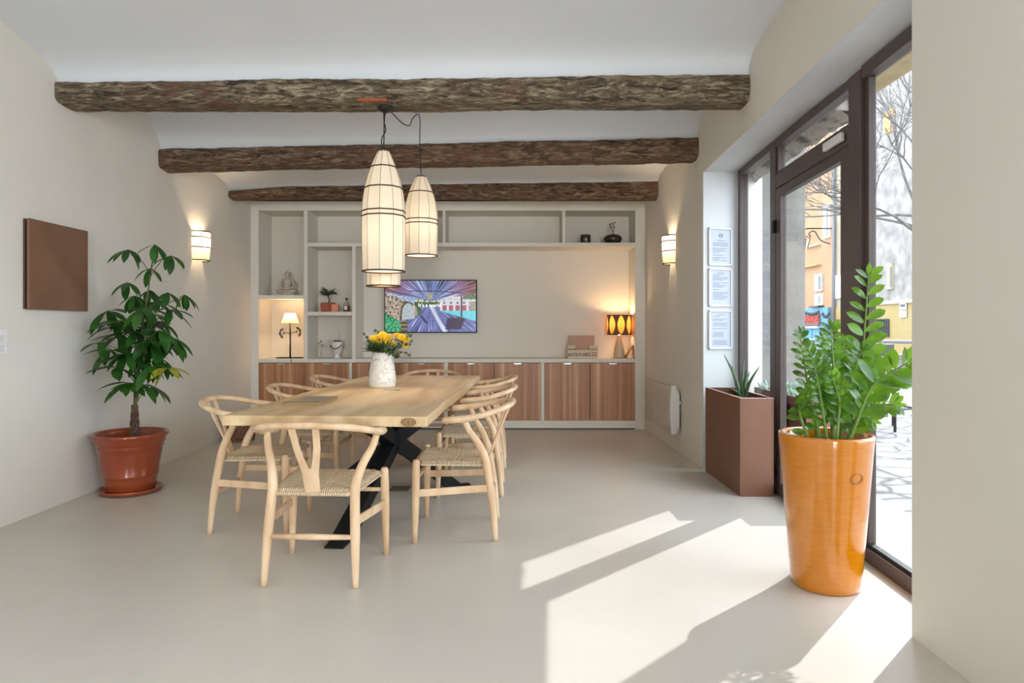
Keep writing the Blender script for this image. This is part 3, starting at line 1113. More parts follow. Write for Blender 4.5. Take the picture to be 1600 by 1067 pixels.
for rr in (0.030, 0.020):
    rg.tube([(0.425 + rr * math.cos(2 * PI * k / 24), -TL2 - .0035, 0.730 + rr * .55 * math.sin(2 * PI * k / 24)) for k in range(24)], 0.0012, 5, closed=True)
rg.box(0.415, 0.418, -TL2 - .005, -TL2 - .003, .723, .737).box(0.432, 0.435, -TL2 - .005, -TL2 - .003, .723, .737)
rg.build('oval_lettering', M['gold'], st)
MB().box(-0.03, 0.09, -0.05, 0.0, 0.758, 0.7605).build('cable_flap', M['laptop'], tb, bevel=0.001)
inv = Matrix.Rotation(-TR, 3, 'Z')


def tl(x, y, z):
    q = inv @ (Vector((x, y, 0)) - TC)
    return Vector((q.x, q.y, z))


C0 = Vector((-0.862, 4.86, 0.37))
feet = [Vector((-0.955, 3.72, 0)), Vector((-0.80, 6.0, 0)), Vector((-1.33, 4.84, 0)), Vector((-0.43, 5.0, 0))]
for F in feet:
    # each leg is half of a crossing bar: foot up to the joint and on to the top opposite
    T = C0 + (C0 - F) * ((0.70 - C0.z) / C0.z)
    lg = MB()
    hv = Vector((C0.x - F.x, C0.y - F.y, 0)).normalized()
    sv = Vector((-hv.y, hv.x, 0))
    slope = Vector((C0.x - F.x, C0.y - F.y)).length / C0.z
    hw = 0.047 * math.sqrt(1 + slope * slope) / 1.0
    hw = min(hw, 0.16)

    def ring(c):
        return [c + hv * hw - sv * .047, c + hv * hw + sv * .047, c - hv * hw + sv * .047, c - hv * hw - sv * .047]
    F1 = F + (C0 - F) * (0.012 / C0.z)
    a = [tl(p.x, p.y, p.z) for p in ring(F1)]
    b_ = [tl(p.x, p.y, p.z) for p in ring(T)]
    lg.loft(a, b_)
    o = lg.build('leg', M['black_steel'], tb, bevel=0.003)
    pl = MB()
    cpt = F - hv * 0.03
    pl.loft([tl(*(cpt + hv * i * .09 + sv * j * .052)) for i, j in ((1, 1), (1, -1), (-1, -1), (-1, 1))],
            [tl(*(cpt + hv * i * .09 + sv * j * .052 + Vector((0, 0, .012)))) for i, j in ((1, 1), (1, -1), (-1, -1), (-1, 1))])
    pl.build('foot_plate', M['black_steel'], o)
    tp = MB()
    tp.loft([tl(*(T + hv * i * .09 + sv * j * .052)) for i, j in ((1, 1), (1, -1), (-1, -1), (-1, 1))],
            [tl(*(T + hv * i * .09 + sv * j * .052 + Vector((0, 0, .006)))) for i, j in ((1, 1), (1, -1), (-1, -1), (-1, 1))])
    tp.build('top_plate', M['black_steel'], o)
tag(MB().box(-0.07, 0.07, -0.07, 0.07, 0, 0.008).build('floor_socket', M['brown_box'], bevel=0.003), 'small square brown floor plate under the dining table', 'floor socket')
bpy.data.objects['floor_socket'].location = (-0.83, 4.93, 0.0)


# ------------------------------------------------------------------ chairs
def catmull(pts, n=6):
    pts = [Vector(p) for p in pts]
    out = []
    for i in range(len(pts) - 1):
        p0, p1, p2, p3 = pts[max(i - 1, 0)], pts[i], pts[i + 1], pts[min(i + 2, len(pts) - 1)]
        for k in range(n):
            t = k / n
            out.append(0.5 * ((2 * p1) + (p2 - p0) * t + (2 * p0 - 5 * p1 + 4 * p2 - p3) * t * t + (3 * p1 - p0 - 3 * p2 + p3) * t ** 3))
    out.append(pts[-1])
    return out


def make_chair(label, group):
    t = thing('wishbone_chair', label, 'chair', group=group)
    W = M['chair_wood']
    for s in (-1, 1):
        pts = [(s * .252, .215, 0), (s * .250, .214, .10), (s * .248, .212, .24), (s * .245, .21, .38), (s * .244, .209, .45), (s * .244, .209, .462)]
        MB().tube(pts, [.0140, .0170, .0220, .0225, .0205, .0135], 14, up=(0, 1, 0)).build('leg', W, t)
    for s in (-1, 1):
        pts = catmull([(s * .215, -.235, 0), (s * .208, -.215, .20), (s * .198, -.185, .40), (s * .200, -.170, .47), (s * .222, -.135, .55),
                       (s * .255, -.090, .62), (s * .272, -.062, .685)], 5)
        n_ = len(pts)
        rs = []
        for p in pts:
            z = p.z
            rs.append(.0140 + (.0235 - .0140) * min(1, z / .25) if z < .45 else .0235 - .0075 * (z - .45) / .235)
        MB().tube(pts, rs, 14, up=(0, 1, 0)).build('leg', W, t)
    half = [(.268, .060, .684), (.281, .0, .688), (.286, -.08, .697), (.274, -.165, .714), (.232, -.245, .735), (.160, -.300, .750), (.080, -.322, .757)]
    ctrl = [Vector(p) for p in half] + [Vector((0, -.328, .759))] + [Vector((-p[0], p[1], p[2])) for p in reversed(half)]
    pts = catmull(ctrl, 5)
    n_ = len(pts)
    rs = []
    for i in range(n_):
        e = min(i, n_ - 1 - i)
        rs.append(.0190 + (0.004 if e < 14 else 0) * math.sin(min(e, 14) / 14 * PI) - (.004 if e == 0 else 0))
    MB().tube(pts, rs, 12, sx=1.15, sy=0.88).build('top_rail', W, t)
    # Y-shaped splat, standing on the rear seat rail and leaning back to the top rail
    sp = MB()
    zA, zB = .425, .750
    yA, yB = -.190, -.318

    def P(x, z, off):
        tt = (z - zA) / (zB - zA)
        y = yA + (yB - yA) * (tt ** 1.15)
        return (x, y + off, z)
    stem = [(-.036, .425), (.036, .425), (.038, .52), (.046, .56), (.062, .64), (.072, .750), (.040, .750), (.033, .66), (.022, .60), (.006, .545), (-.006, .545),
            (-.022, .60), (-.033, .66), (-.040, .750), (-.072, .750), (-.062, .64), (-.046, .56), (-.038, .52)]
    k = len(stem)
    quads = [(0, 1, 2, 17), (17, 2, 9, 10), (2, 3, 8, 9), (3, 4, 7, 8), (4, 5, 6, 7), (17, 10, 11, 16), (16, 11, 12, 15), (15, 12, 13, 14)]
    vv = [P(x, z, .007) for x, z in stem] + [P(x, z, -.007) for x, z in stem]
    ff = quads + [tuple(q + k for q in reversed(f_)) for f_ in quads] + [(i, (i + 1) % k, k + (i + 1) % k, k + i) for i in range(k)]
    sp.add(vv, ff).build('splat', W, t, bevel=0.003)
    # stretchers
    for s in (-1, 1):
        a = Vector((s * .249, .205, .275))
        b = Vector((s * .207, -.205, .295))
        d = (b - a).normalized()
        MB().obox((a + b) / 2, d, d.cross(Vector((0, 0, 1))), (0, 0, 1), (b - a).length, .016, .042).build('stretcher', W, t, bevel=0.005)
    MB().tube([(-.245, .211, .345), (0, .211, .345), (.245, .211, .345)], [.010, .014, .010], 10).build('stretcher', W, t)
    MB().tube([(-.208, -.215, .225), (0, -.217, .225), (.208, -.215, .225)], [.011, .0155, .011], 10).build('stretcher', W, t)
    for y, z, hx in ((.212, .430, .238), (-.183, .418, .192)):
        MB().tube([(-hx, y, z), (hx, y, z)], .012, 8).build('seat_rail', W, t)
    # woven seat
    n_ = 40
    vv, ff = [], []

    def edge(u, v):
        hx = .243 + (.198 - .243) * (0.5 - v / 2)
        x = u * hx
        y = .016 + v * .212
        # notch round the legs
        return x, y
    top_, bot_ = [], []
    for j in range(n_ + 1):
        for i in range(n_ + 1):
            u, v = -1 + 2 * i / n_, -1 + 2 * j / n_
            x, y = edge(u, v)
            m1 = max(abs(u), abs(v))
            fall = 0.0 if m1 < .88 else -.017 * ((m1 - .88) / .12) ** 2
            dip = -.012 * (1 - u * u) * (1 - v * v)
            crs = -.004 * math.exp(-((abs(u) - abs(v)) * 14) ** 2) * (m1 > .12)
            rip = 0.0018 * math.sin((x if abs(v) > abs(u) else y) * 2 * PI / 0.017) * (1 if m1 > .3 else 0)
            z = .447 + .006 * v + dip + fall + crs + rip
            # corners pulled in
            if abs(u) > .84 and abs(v) > .84:
                x *= .985
                y = y - math.copysign(.012, v)
            vv.append((x, y, z))
    for j in range(n_):
        for i in range(n_):
            a = j * (n_ + 1) + i
            ff.append((a, a + 1, a + n_ + 2, a + n_ + 1))
    per = [i for i in range(n_)] + [j * (n_ + 1) + n_ for j in range(n_)] + [n_ * (n_ + 1) + i for i in range(n_, 0, -1)] + [j * (n_ + 1) for j in range(n_, 0, -1)]
    base = len(vv)
    np_ = len(per)
    for lev, (sc, dz) in enumerate(((1.012, -.010), (1.0, -.022), (.93, -.026))):
        for q in per:
            x, y, z = vv[q]
            rip = 0.0018 * math.sin((x if abs(y - .016) > .2 else y) * 2 * PI / 0.017)
            vv.append((x * (sc + rip), .016 + (y - .016) * (sc + rip), .4305 + .006 + dz + .006 + .006 * (y / .2)))
    ringp = per
    for lev in range(3):
        nx_ = [base + lev * np_ + q for q in range(np_)]
        for q in range(np_):
            r_ = (q + 1) % np_
            ff.append((ringp[q], ringp[r_], nx_[r_], nx_[q]))
        ringp = nx_
    cidx = len(vv)
    vv.append((0, .016, .408))
    for q in range(np_):
        ff.append((ringp[q], ringp[(q + 1) % np_], cidx))
    MB().add(vv, ff, True).build('seat', M['cord'], t)
    return t


CG = 'pale wishbone chairs round the dining table'
ch0 = make_chair('pale wishbone chair seen from behind at the near end of the dining table', CG)
ch0.location = (-0.925, 3.31, 0)
ch0.rotation_euler = (0, 0, -math.radians(2.5))
for (x, y, r, l) in (
    (-0.325, 3.955, 90, 'wishbone chair on the window side of the table, nearest to the camera'),
    (-0.305, 4.92, 90, 'wishbone chair on the window side of the table, middle of that row'),
    (-0.295, 5.86, 90, 'wishbone chair on the window side of the table, farthest of that row'),
    (-1.53, 4.09, -88, 'wishbone chair on the left side of the table, nearest the potted money tree'),
    (-1.475, 5.02, -89, 'wishbone chair on the left side of the table, middle of that row'),
    (-1.435, 5.93, -89, 'wishbone chair on the left side of the table, farthest of that row'),
    (-0.80, 6.42, 180, 'wishbone chair at the far end of the table, only its top rail showing'),
):
    dup(ch0, (x, y, 0), math.radians(r), l, CG)

# ------------------------------------------------------------------ things on the table
lp = thing('laptop', 'closed taupe laptop lying on the table by the near left corner', 'laptop', (-1.19, 3.955, 0.7585), -math.radians(4))
MB().box(-.105, .105, -.165, .165, 0.0, .008).build('base', M['gold'], lp, bevel=.003)
MB().box(-.106, .106, -.166, .166, .0085, .015).build('lid', M['laptop'], lp, bevel=.003)

vz = thing('flower_vase', 'white textured ceramic vase standing on the dining table', 'vase', (-0.955, 4.90, 0.7585))
prof = [(0.0, 0.004), (.088, .0), (.094, .006), (.100, .03), (.099, .07), (.094, .12), (.086, .17), (.077, .22), (.072, .252), (.070, .258), (.066, .256), (.066, .22), (.075, .15), (.085, .05), (0, .03)]
vzb = MB().lathe(prof, seg=56).build('body', M['vase'], vz)
# incised line pattern
inc = MB()
random.seed(3)
for i in range(260):
    a = random.uniform(0, 2 * PI)
    z = random.uniform(.03, .22)
    pts = []
    da, dz = random.uniform(-1, 1), random.uniform(-1, 1)
    for k in range(4):
        zz = z + dz * k * .006
        rr = float(np.interp(zz, [.0, .03, .07, .12, .17, .22, .252], [.094, .100, .099, .094, .086, .077, .072])) + .0004
        aa = a + da * k * .06 + .02 * math.sin(k * 2 + i)
        pts.append((rr * math.cos(aa), rr * math.sin(aa), zz))
    inc.tube(pts, .0011, 4, caps=False)
inc.build('incised_pattern', mat('grey_glaze_lines', (0.25, 0.23, 0.20), 0.8), vzb)
bq = thing('flower_bouquet', 'bunch of yellow flowers and eucalyptus standing in the white vase', 'bouquet', (-0.955, 4.90, 0.7585))
random.seed(11)
stems, lv, top_h = MB(), MB(), .26
fl_pos = []
for (px, py) in ((592, 527), (600, 533), (607, 528), (612, 537), (604, 541), (590, 534), (628, 528), (634, 532), (633, 541), (620, 525), (598, 524), (583, 529)):
    p = at(px, py, 4.86 + random.uniform(-.07, .06)) - Vector((-0.955, 4.90, 0.7585))
    fl_pos.append(p)
for p in fl_pos:
    stems.tube(catmull([(p.x * .15, p.y * .15, .06), (p.x * .35, p.y * .35, .24), p], 4), .0025, 5)
stems.build('stems', M['twig'], bq)
for i, p in enumerate(fl_pos):
    h = MB()
    nv = Vector((p.x * .8, -0.7, .9)).normalized()
    r0 = random.uniform(.032, .044)
    for ringi, (el, ln) in enumerate(((.15, 1.0), (.55, .85), (1.0, .6))):
        for k in range(13):
            a = 2 * PI * k / 13 + ringi * .2
            q = nv.orthogonal().normalized()
            q2 = nv.cross(q)
            dv = (q * math.cos(a) + q2 * math.sin(a)) * math.cos(el) + nv * math.sin(el)
            h.leaf(p + nv * .002 * ringi, dv, nv, r0 * ln, .012, .1, -.1, 3)
    h.ball(p + nv * .004, .008, 8, 6)
    h.build('flower_head', M['yellow'], bq)
for i in range(130):
    a = random.uniform(0, 2 * PI)
    e = random.uniform(.0, 1.1)
    ln = random.uniform(.07, .16)
    b0 = Vector((math.cos(a) * .05, math.sin(a) * .05, .262))
    d = Vector((math.cos(a) * math.cos(e), math.sin(a) * math.cos(e), math.sin(e)))
    lv.leaf(b0 + d * .01, d, (0, 0, 1), ln * .8, .022, .1, .1, 5)
for (px, py) in ((571, 524), (575, 531), (583, 538), (588, 514), (631, 520), (646, 532), (640, 527), (637, 553), (607, 553), (625, 557), (577, 541), (594, 519), (641, 523), (613, 545), (600, 548), (618, 549)):
    p = at(px, py, 4.86 + random.uniform(-.1, .05)) - Vector((-0.955, 4.90, 0.7585))
    b0 = Vector((p.x * .3, p.y * .3, .25))
    lv.tube([b0, (b0 + p) / 2 + Vector((0, 0, .02)), p], .0018, 5)
    for k in range(5):
        t = (k + 1) / 5
        q = b0.lerp(p, t)
        d = Vector((random.uniform(-1, 1), random.uniform(-1, 1), random.uniform(-.5, 1)))
        lv.leaf(q, d, (random.uniform(-.4, .4), -1, .5), .030, .026, .05, .0, 5)
lv.build('greenery', M['euca'], bq)

# ------------------------------------------------------------------ pendant lamps
def pendant(label, loc, R, H, rings, cordpts, watt, neck=.3):
    """loc = centre of bottom rim; facetted fabric shade"""
    t = thing('pendant_lamp', label, 'pendant lamp', loc, 0, 'fabric pendant lamps above the dining table')
    ns = 10

    def rad(s):     # s = 0 bottom .. 1 top
        if s < .45:
            return R * (0.975 + .025 * math.sin(s / .45 * PI / 2 * 1.0))
        q = (s - .45) / .55
        return R * (1 - (1 - neck) * q ** 2.1)
    prof = [(rad(k / 22), H * k / 22) for k in range(23)]
    sh = MB()
    vs_, fs_ = [], []
    for r, z in prof:
        for k in range(ns):
            a = 2 * PI * (k + .5) / ns
            vs_.append((r * math.cos(a), r * math.sin(a), z))
    for i in range(len(prof) - 1):
        for k in range(ns):
            l = (k + 1) % ns
            fs_.append((i * ns + k, i * ns + l, (i + 1) * ns + l, (i + 1) * ns + k))
    sh.add(vs_, fs_)
    so_ = sh.build('shade', M['shade'], t)
    for z, rr in rings:
        r = rad(z) + .002
        # ring follows the ten-sided shade
        MB().tube([(r * math.cos(2 * PI * (k + .5) / ns), r * math.sin(2 * PI * (k + .5) / ns), z * H) for k in range(ns)], rr, 6, closed=True).build('ring', M['ring'], t)
    sm = MB()
    for k in range(ns):
        a = 2 * PI * (k + .5) / ns
        sm.tube([((r + .001) * math.cos(a), (r + .001) * math.sin(a), z) for r, z in prof], .0016, 4)
    sm.build('seam', M['seam'], so_)
    tp = MB().lathe([(0, H + .012), (R * neck * .9, H + .008), (R * neck * 1.02, H - .004), (0, H - .004)], seg=20)
    tp.build('top_cap', M['ring'], t)
    L0 = Vector(loc)
    MB().tube(catmull([Vector(p) - L0 for p in cordpts], 6), .004, 6).build('cable', M['black'], t)
    bl = MB().ball((0, 0, H * .52), .032, 12, 8)
    bl.tube([(0, 0, H * .52 + .025), (0, 0, H * .52 + .08)], .014, 8)
    bl.tube([(0, 0, H * .52 + .07), (0, 0, H + .005)], .004, 6)
    bl.build('bulb', M['bulb'], t)
    ld = bpy.data.lights.new('pendant_glow', 'POINT')
    ld.energy = watt
    ld.color = (1.0, .86, .66)
    ld.shadow_soft_size = .06
    lo2 = bpy.data.objects.new('pendant_glow', ld)
    lo2.location = (0, 0, .24)
    lo2.parent = t
    COL.objects.link(lo2)
    return t


rose = (-0.868, 4.55, 2.70)
ro = MB().lathe([(0, 0), (.030, .0), (.055, .022), (.058, .034), (0, .034)], seg=24).build('ceiling_rose', M['black'])
ro.location = (-0.868, 4.56, 2.674)
tag(ro, 'small black cable rose under the thickest beam, holding the lamp cords', 'ceiling rose')
zr = 2.678
pendant('largest fabric pendant lamp, longest shade of the three, in front of the lowest one', (-0.840, 4.36, 1.565), .140, .785,
        [(0.0, .006), (.455, .0045), (.495, .0045), (.69, .0045), (.865, .0045)],
        [(-0.862, 4.55, zr), (-0.855, 4.46, 2.60), (-0.842, 4.38, 2.48), (-0.840, 4.36, 2.35)], 8.5, .26)
pendant('lowest fabric pendant lamp, mostly hidden behind the largest one', (-0.893, 4.63, 1.485), .118, .60,
        [(0.0, .006), (.45, .0045), (.8, .0045)],
        [(-0.878, 4.565, zr), (-0.884, 4.60, 2.62), (-0.875, 4.61, 2.56), (-0.905, 4.62, 2.50), (-0.895, 4.63, 2.38), (-0.893, 4.63, 2.2), (-0.893, 4.63, 2.085)], 4, .3)
hook = at(651, 179, 5.55)
pendant('right-hand fabric pendant lamp hanging alone from a looped cord and hook', (-0.757, 5.55, 1.795), .138, .655,
        [(0.0, .006), (.40, .0045), (.45, .0045), (.80, .0045)],
        [(-0.855, 4.565, zr), at(612, 176, 4.72), at(628, 192, 4.95), at(640, 196, 5.2), at(644, 186, 5.4), hook, at(656, 184, 5.55), at(656, 220, 5.55), (-0.757, 5.55, 2.45)], 13, .32)
hk = MB().tube([hook + Vector((0, 0, .10)), hook + Vector((0, 0, .02)), hook + Vector((.012, 0, -.006)), hook + Vector((.028, 0, .006)), hook + Vector((.026, 0, .022))], .003, 6)
hk.tube([hook + Vector((0, 0, .10)), hook + Vector((0, 0, .24))], .003, 6)
tag(hk.build('ceiling_hook', M['steel']), 'thin white metal hook in the ceiling holding the looped lamp cord', 'hook')


# ------------------------------------------------------------------ wall sconces (half cylinders)
def sconce(label, loc, rotz, R=.115, H=.275, watt=6.0):
    """local: wall plane x=0, shade bulges to +x"""
    t = thing('wall_sconce', label, 'wall lamp', loc, rotz, 'paper wall sconces')
    ns = 16
    prof = []
    sh = MB()
    vs_, fs_ = [], []
    for j in range(9):
        z = -H / 2 + H * j / 8
        r = R * (1 - .10 * (1 - j / 8) ** 2)
        for k in range(ns + 1):
            a = -PI / 2 + PI * k / ns
            vs_.append((r * math.cos(a) * 1.05, r * math.sin(a), z))
    for j in range(8):
        for k in range(ns):
            a = j * (ns + 1) + k
            fs_.append((a, a + 1, a + ns + 2, a + ns + 1))
    sh.add(vs_, fs_, True)
    sh.build('shade', M['sconce'], t)
    for z in (-H / 2, -H * .05, H * .30, H / 2):
        jj = (z + H / 2) / H
        r = R * (1 - .10 * (1 - jj) ** 2) + .002
        MB().tube([(r * math.cos(-PI / 2 + PI * k / ns) * 1.05, r * math.sin(-PI / 2 + PI * k / ns), z) for k in range(ns + 1)], .0055, 6).build('ring', M['ring'], t)
    MB().box(0.0, .012, -.03, .03, -.05, .05).build('backplate', M['white_plastic'], t, bevel=.002)
    bb = MB().tube([(.012, 0, -.02), (.05, 0, -.02)], .006, 6)
    bb.ball((.05, 0, .0), .022, 10, 8)
    bb.build('bulb', M['bulb'], t)
    ld = bpy.data.lights.new('sconce_glow', 'POINT')
    ld.energy = watt
    ld.color = (1.0, .78, .52)
    ld.shadow_soft_size = .03
    lo2 = bpy.data.objects.new('sconce_glow', ld)
    lo2.location = (.06, 0, .035)
    lo2.parent = t
    COL.objects.link(lo2)


sconce('half-round paper wall lamp on the left wall beyond the money tree', (XL, 6.47, 1.985), 0)
sconce('half-round paper wall lamp on the right wall above the glass radiator', (1.598, 6.60, 1.965), PI, R=.105)


# ------------------------------------------------------------------ money tree in terracotta pot
PC = Vector((-2.785, 4.86, 0))
pt = thing('potted_money_tree', 'leafy money tree in a big terracotta pot on a saucer by the left wall', 'potted plant', PC)
MB().lathe([(0, .0), (.17, 0), (.205, .012), (.212, .030), (.208, .036), (.190, .026), (.165, .018), (0, .018)], seg=56).build('saucer', M['terracotta'], pt)
prof = [(0, .022), (.158, .022), (.164, .03), (.176, .10), (.181, .125), (.187, .130), (.183, .140), (.196, .22), (.207, .29), (.214, .33), (.221, .335), (.218, .345),
        (.224, .36), (.231, .365), (.230, .385), (.246, .405), (.254, .418), (.254, .430), (.245, .437), (.232, .432), (.224, .415), (.218, .36), (0, .36)]
MB().lathe(prof, seg=64).build('pot', M['terracotta'], pt)
MB().lathe([(0, .372), (.10, .374), (.19, .366), (.217, .362), (0, .361)], seg=32).build('soil', M['soil'], pt)
random.seed(5)
tk = MB()
base_l = Vector((0.02, 0, .37))
for s in range(4):
    pts = []
    for k in range(15):
        t = k / 14
        a = s * PI / 2 + t * 7
        r = .022 * (1 - .5 * t)
        pts.append((0.03 + r * math.cos(a), r * math.sin(a), .36 + .27 * t))
    tk.tube(pts, [.019 - .006 * k / 14 for k in range(15)], 8)
tk.build('trunk', M['trunk'], pt)
top0 = Vector((.03, 0, .60))
hubs = [(200.7, 390, 5), (242, 382, 5), (267.6, 399.5, 5), (199, 441, 6), (234, 419, 4), (289, 460.5, 5), (167, 486, 4), (179, 506, 6), (234, 453, 6), (262, 457, 6),
        (222, 482, 6), (266, 484, 6), (242, 492, 6), (191, 523, 6), (214, 520, 6), (250, 516, 6), (269, 527, 6), (238, 535, 6), (171, 547, 6), (199, 553, 6),
        (225, 550, 6), (252, 560, 5), (262, 574, 5), (182, 574, 5), (201, 598, 6), (222, 600, 5), (238, 604, 5), (155, 535, 5), (210, 462, 6), (228, 506, 6), (205, 505, 6), (246, 472, 6)]
random.seed(6)
hubs += [(random.gauss(222, 24), random.uniform(470, 590), 5) for _ in range(12)]
# main stems
stm = MB()
for (mx_, my_, dd) in ((242, 384, 0), (222, 480, .08), (232, 500, -.06), (212, 520, .05)):
    e = at(mx_, my_, 4.86 + dd) - PC
    stm.tube(catmull([top0, top0.lerp(e, .4) + Vector((.02 * random.uniform(-1, 1), 0, 0)), e], 5), [.010 - .0006 * k for k in range(11)], 7)
stm.build('stem', M['twig'], pt)
axis_top = at(236, 430, 4.86) - PC
for i, (hx, hy, nl) in enumerate(hubs):
    dd = random.uniform(-.20, .20)
    h = at(hx, hy, 4.86 + dd) - PC
    if h.x + PC.x < XL + .16:
        h = at(hx, hy, 4.70) - PC
    tt = max(0.0, min(1.0, (h.z - .72) / (axis_top.z - .60)))
    jn = top0.lerp(axis_top, tt * .85) if hy > 400 else axis_top
    lf = MB()
    mid = (jn + h) / 2 + Vector((0, 0, .03))
    lf.tube(catmull([jn, mid, h], 4), .0028, 5)
    out = (h - Vector((0.03, 0, h.z)))
    out.z = 0
    if out.length < .02:
        out = Vector((random.uniform(-1, 1), random.uniform(-1, 1), 0))
    out.normalize()
    young = hy < 470
    for k in range(nl):
        a = 2 * PI * k / nl + random.uniform(-.25, .25) + i
        hd_ = Vector((math.cos(a), math.sin(a), 0))
        elev = random.uniform(-.9, -.3) if young else random.uniform(-.75, .15)
        d = (hd_ * .9 + out * .25).normalized() * math.cos(elev) + Vector((0, 0, math.sin(elev)))
        ln = random.uniform(.13, .17) if young else random.uniform(.15, .215)
        p_end = h + d * ln + PC
        if p_end.x < XL + .03:
            d.x = abs(d.x) * .3
        lf.leaf(h, d, Vector((0, 0, 1)) + out * .2, ln, ln * random.uniform(.29, .37), .12, .26, 6, peak=.58, tip=.9)
    lf.build('leaf', M['yellow_leaf'] if i == 22 else M['pachira'], pt)

# ------------------------------------------------------------------ rust coloured panel on the left wall
pn = thing('wall_panel', 'square rust-brown panel hanging on the left wall', 'wall art', (XL, 4.45, 1.597))
MB().box(0.0, .014, -.285, .285, -.283, .283).build('backing', M['dark_edge'], pn, bevel=.001)
MB().box(0.026, .042, -.288, .288, -.285, .285).build('front_plate', M['rust_panel'], pn, bevel=.0015)
MB().box(0.014, .026, -.24, .24, -.24, .24).build('spacer', M['dark_edge'], pn)
for (za, zb_, lab) in ((1.105, 1.185, 'upper pale blue label on the left wall at the edge of view'), (1.045, 1.098, 'lower pinkish label on the left wall at the edge of view')):
    c = thing('wall_label', lab, 'label', (XL, 3.97, za), 0, 'labels on the left wall')
    MB().box(0, .004, -.16, .06, 0, zb_ - za).build('plate', M['white_plastic'], c, bevel=.001)
    q = MB()
    for k in range(3):
        q.box(.004, .0045, -.14, .035, .012 + k * .014, .015 + k * .014)
    q.build('printed_lines', M['ink'], c)

# ------------------------------------------------------------------ radiator on the right wall
ht = thing('glass_radiator', 'clear-fronted white electric radiator mounted low on the right wall', 'radiator', (0, 0, 0))
b0 = MB()
poly = [(1.590, 6.34), (1.560, 6.34), (1.540, 7.28), (1.572, 7.28)]
b0.prism(poly, .21, .60)
b0.build('body', M['white_plastic'], ht, bevel=.008)
ec = MB()
pts = []
for k in range(13):
    z = .186 + (.644 - .186) * k / 12
    pts.append((1.500 + .014 * abs(k - 6) ** 2 / 36 - .006, z))
ec.add([(p[0], 6.285, p[1]) for p in pts] + [(1.550, 6.285, .644), (1.552, 6.285, .60), (1.582, 6.285, .57), (1.582, 6.285, .23), (1.545, 6.285, .186)] +
       [(p[0], 6.335, p[1]) for p in pts] + [(1.550, 6.335, .644), (1.552, 6.335, .60), (1.582, 6.335, .57), (1.582, 6.335, .23), (1.545, 6.335, .186)],
       [tuple(range(18)), tuple(range(35, 17, -1))] + [(i, (i + 1) % 18, 18 + (i + 1) % 18, 18 + i) for i in range(18)])
ec.build('end_cap', M['white_plastic'], ht, bevel=.004)
MB().prism([(1.492, 6.30), (1.500, 6.30), (1.484, 7.34), (1.476, 7.34)], .19, .65).build('glass_front', glass_mat('radiator_glass', (0.97, 0.97, 0.96), 0.25), ht)
kn = MB().tube([(1.560, 6.275, .24), (1.560, 6.29, .24)], .010, 12)
kn.tube([(1.585, 6.30, .48), (1.594, 6.30, .48)], .02, 12)
kn.build('knob', M['white_plastic'], ht)

# ------------------------------------------------------------------ framed notices on the reveal
e1 = Vector((1.622, 5.643, 0))
e2 = Vector((1.95, 5.735, 0))
ed = (e2 - e1).normalized()
rz = math.atan2(ed.y, ed.x)
for i, (ya, yb, xa, xb, lab) in enumerate(((356, 415, 1107.5, 1149.5, 'top white-framed notice with a round logo on the window reveal'),
                                           (419.5, 479, 1107, 1149, 'middle white-framed page of text on the window reveal'),
                                           (484.5, 545.5, 1107.5, 1149, 'bottom white-framed page of text on the window reveal'))):
    d = 5.67
    za, zb_ = 1.2 + (511 - yb) / 1040 * d, 1.2 + (511 - ya) / 1040 * d
    c = e1 + ed * (0.158)
    t = thing('framed_notice', lab, 'framed notice', (c.x, c.y - .002, (za + zb_) / 2), rz, 'framed notices on the reveal')
    w_, h_ = .225, zb_ - za
    fr = MB()
    for (x0, x1, z0, z1) in ((-w_ / 2, -w_ / 2 + .014, -h_ / 2, h_ / 2), (w_ / 2 - .014, w_ / 2, -h_ / 2, h_ / 2), (-w_ / 2, w_ / 2, -h_ / 2, -h_ / 2 + .014), (-w_ / 2, w_ / 2, h_ / 2 - .014, h_ / 2)):
        fr.box(x0, x1, -.018, 0, z0, z1)
    fr.build('frame', M['white_frame'], t, bevel=.002)
    pg = MB().box(-w_ / 2 + .012, w_ / 2 - .012, -.008, -.002, -h_ / 2 + .012, h_ / 2 - .012).build('page', M['paper'], t)
    ln = MB()
    random.seed(i)
    z = h_ / 2 - (.13 if i == 0 else .055)
    while z > -h_ / 2 + .03:
        x1 = random.choice((-.01, .03, .06, .07))
        if random.random() < .82:
            ln.box(-w_ / 2 + .04, x1, -.0095, -.008, z, z + .0035)
        z -= .0115
    ln.box(-.03, .04, -.0095, -.008, h_ / 2 - (.11 if i == 0 else .04), h_ / 2 - (.106 if i == 0 else .036))
    ln.build('text_lines', M['ink'], pg)
    if i == 0:
        lg = MB().tube([(.006 + .018 * math.cos(2 * PI * k / 24), -.009, h_ / 2 - .065 + .018 * math.sin(2 * PI * k / 24)) for k in range(24)], .0018, 5, closed=True)
        lg.box(-.006, .018, -.0105, -.0085, h_ / 2 - .068, h_ / 2 - .062)
        lg.build('round_logo', M['ink_dark'], pg)

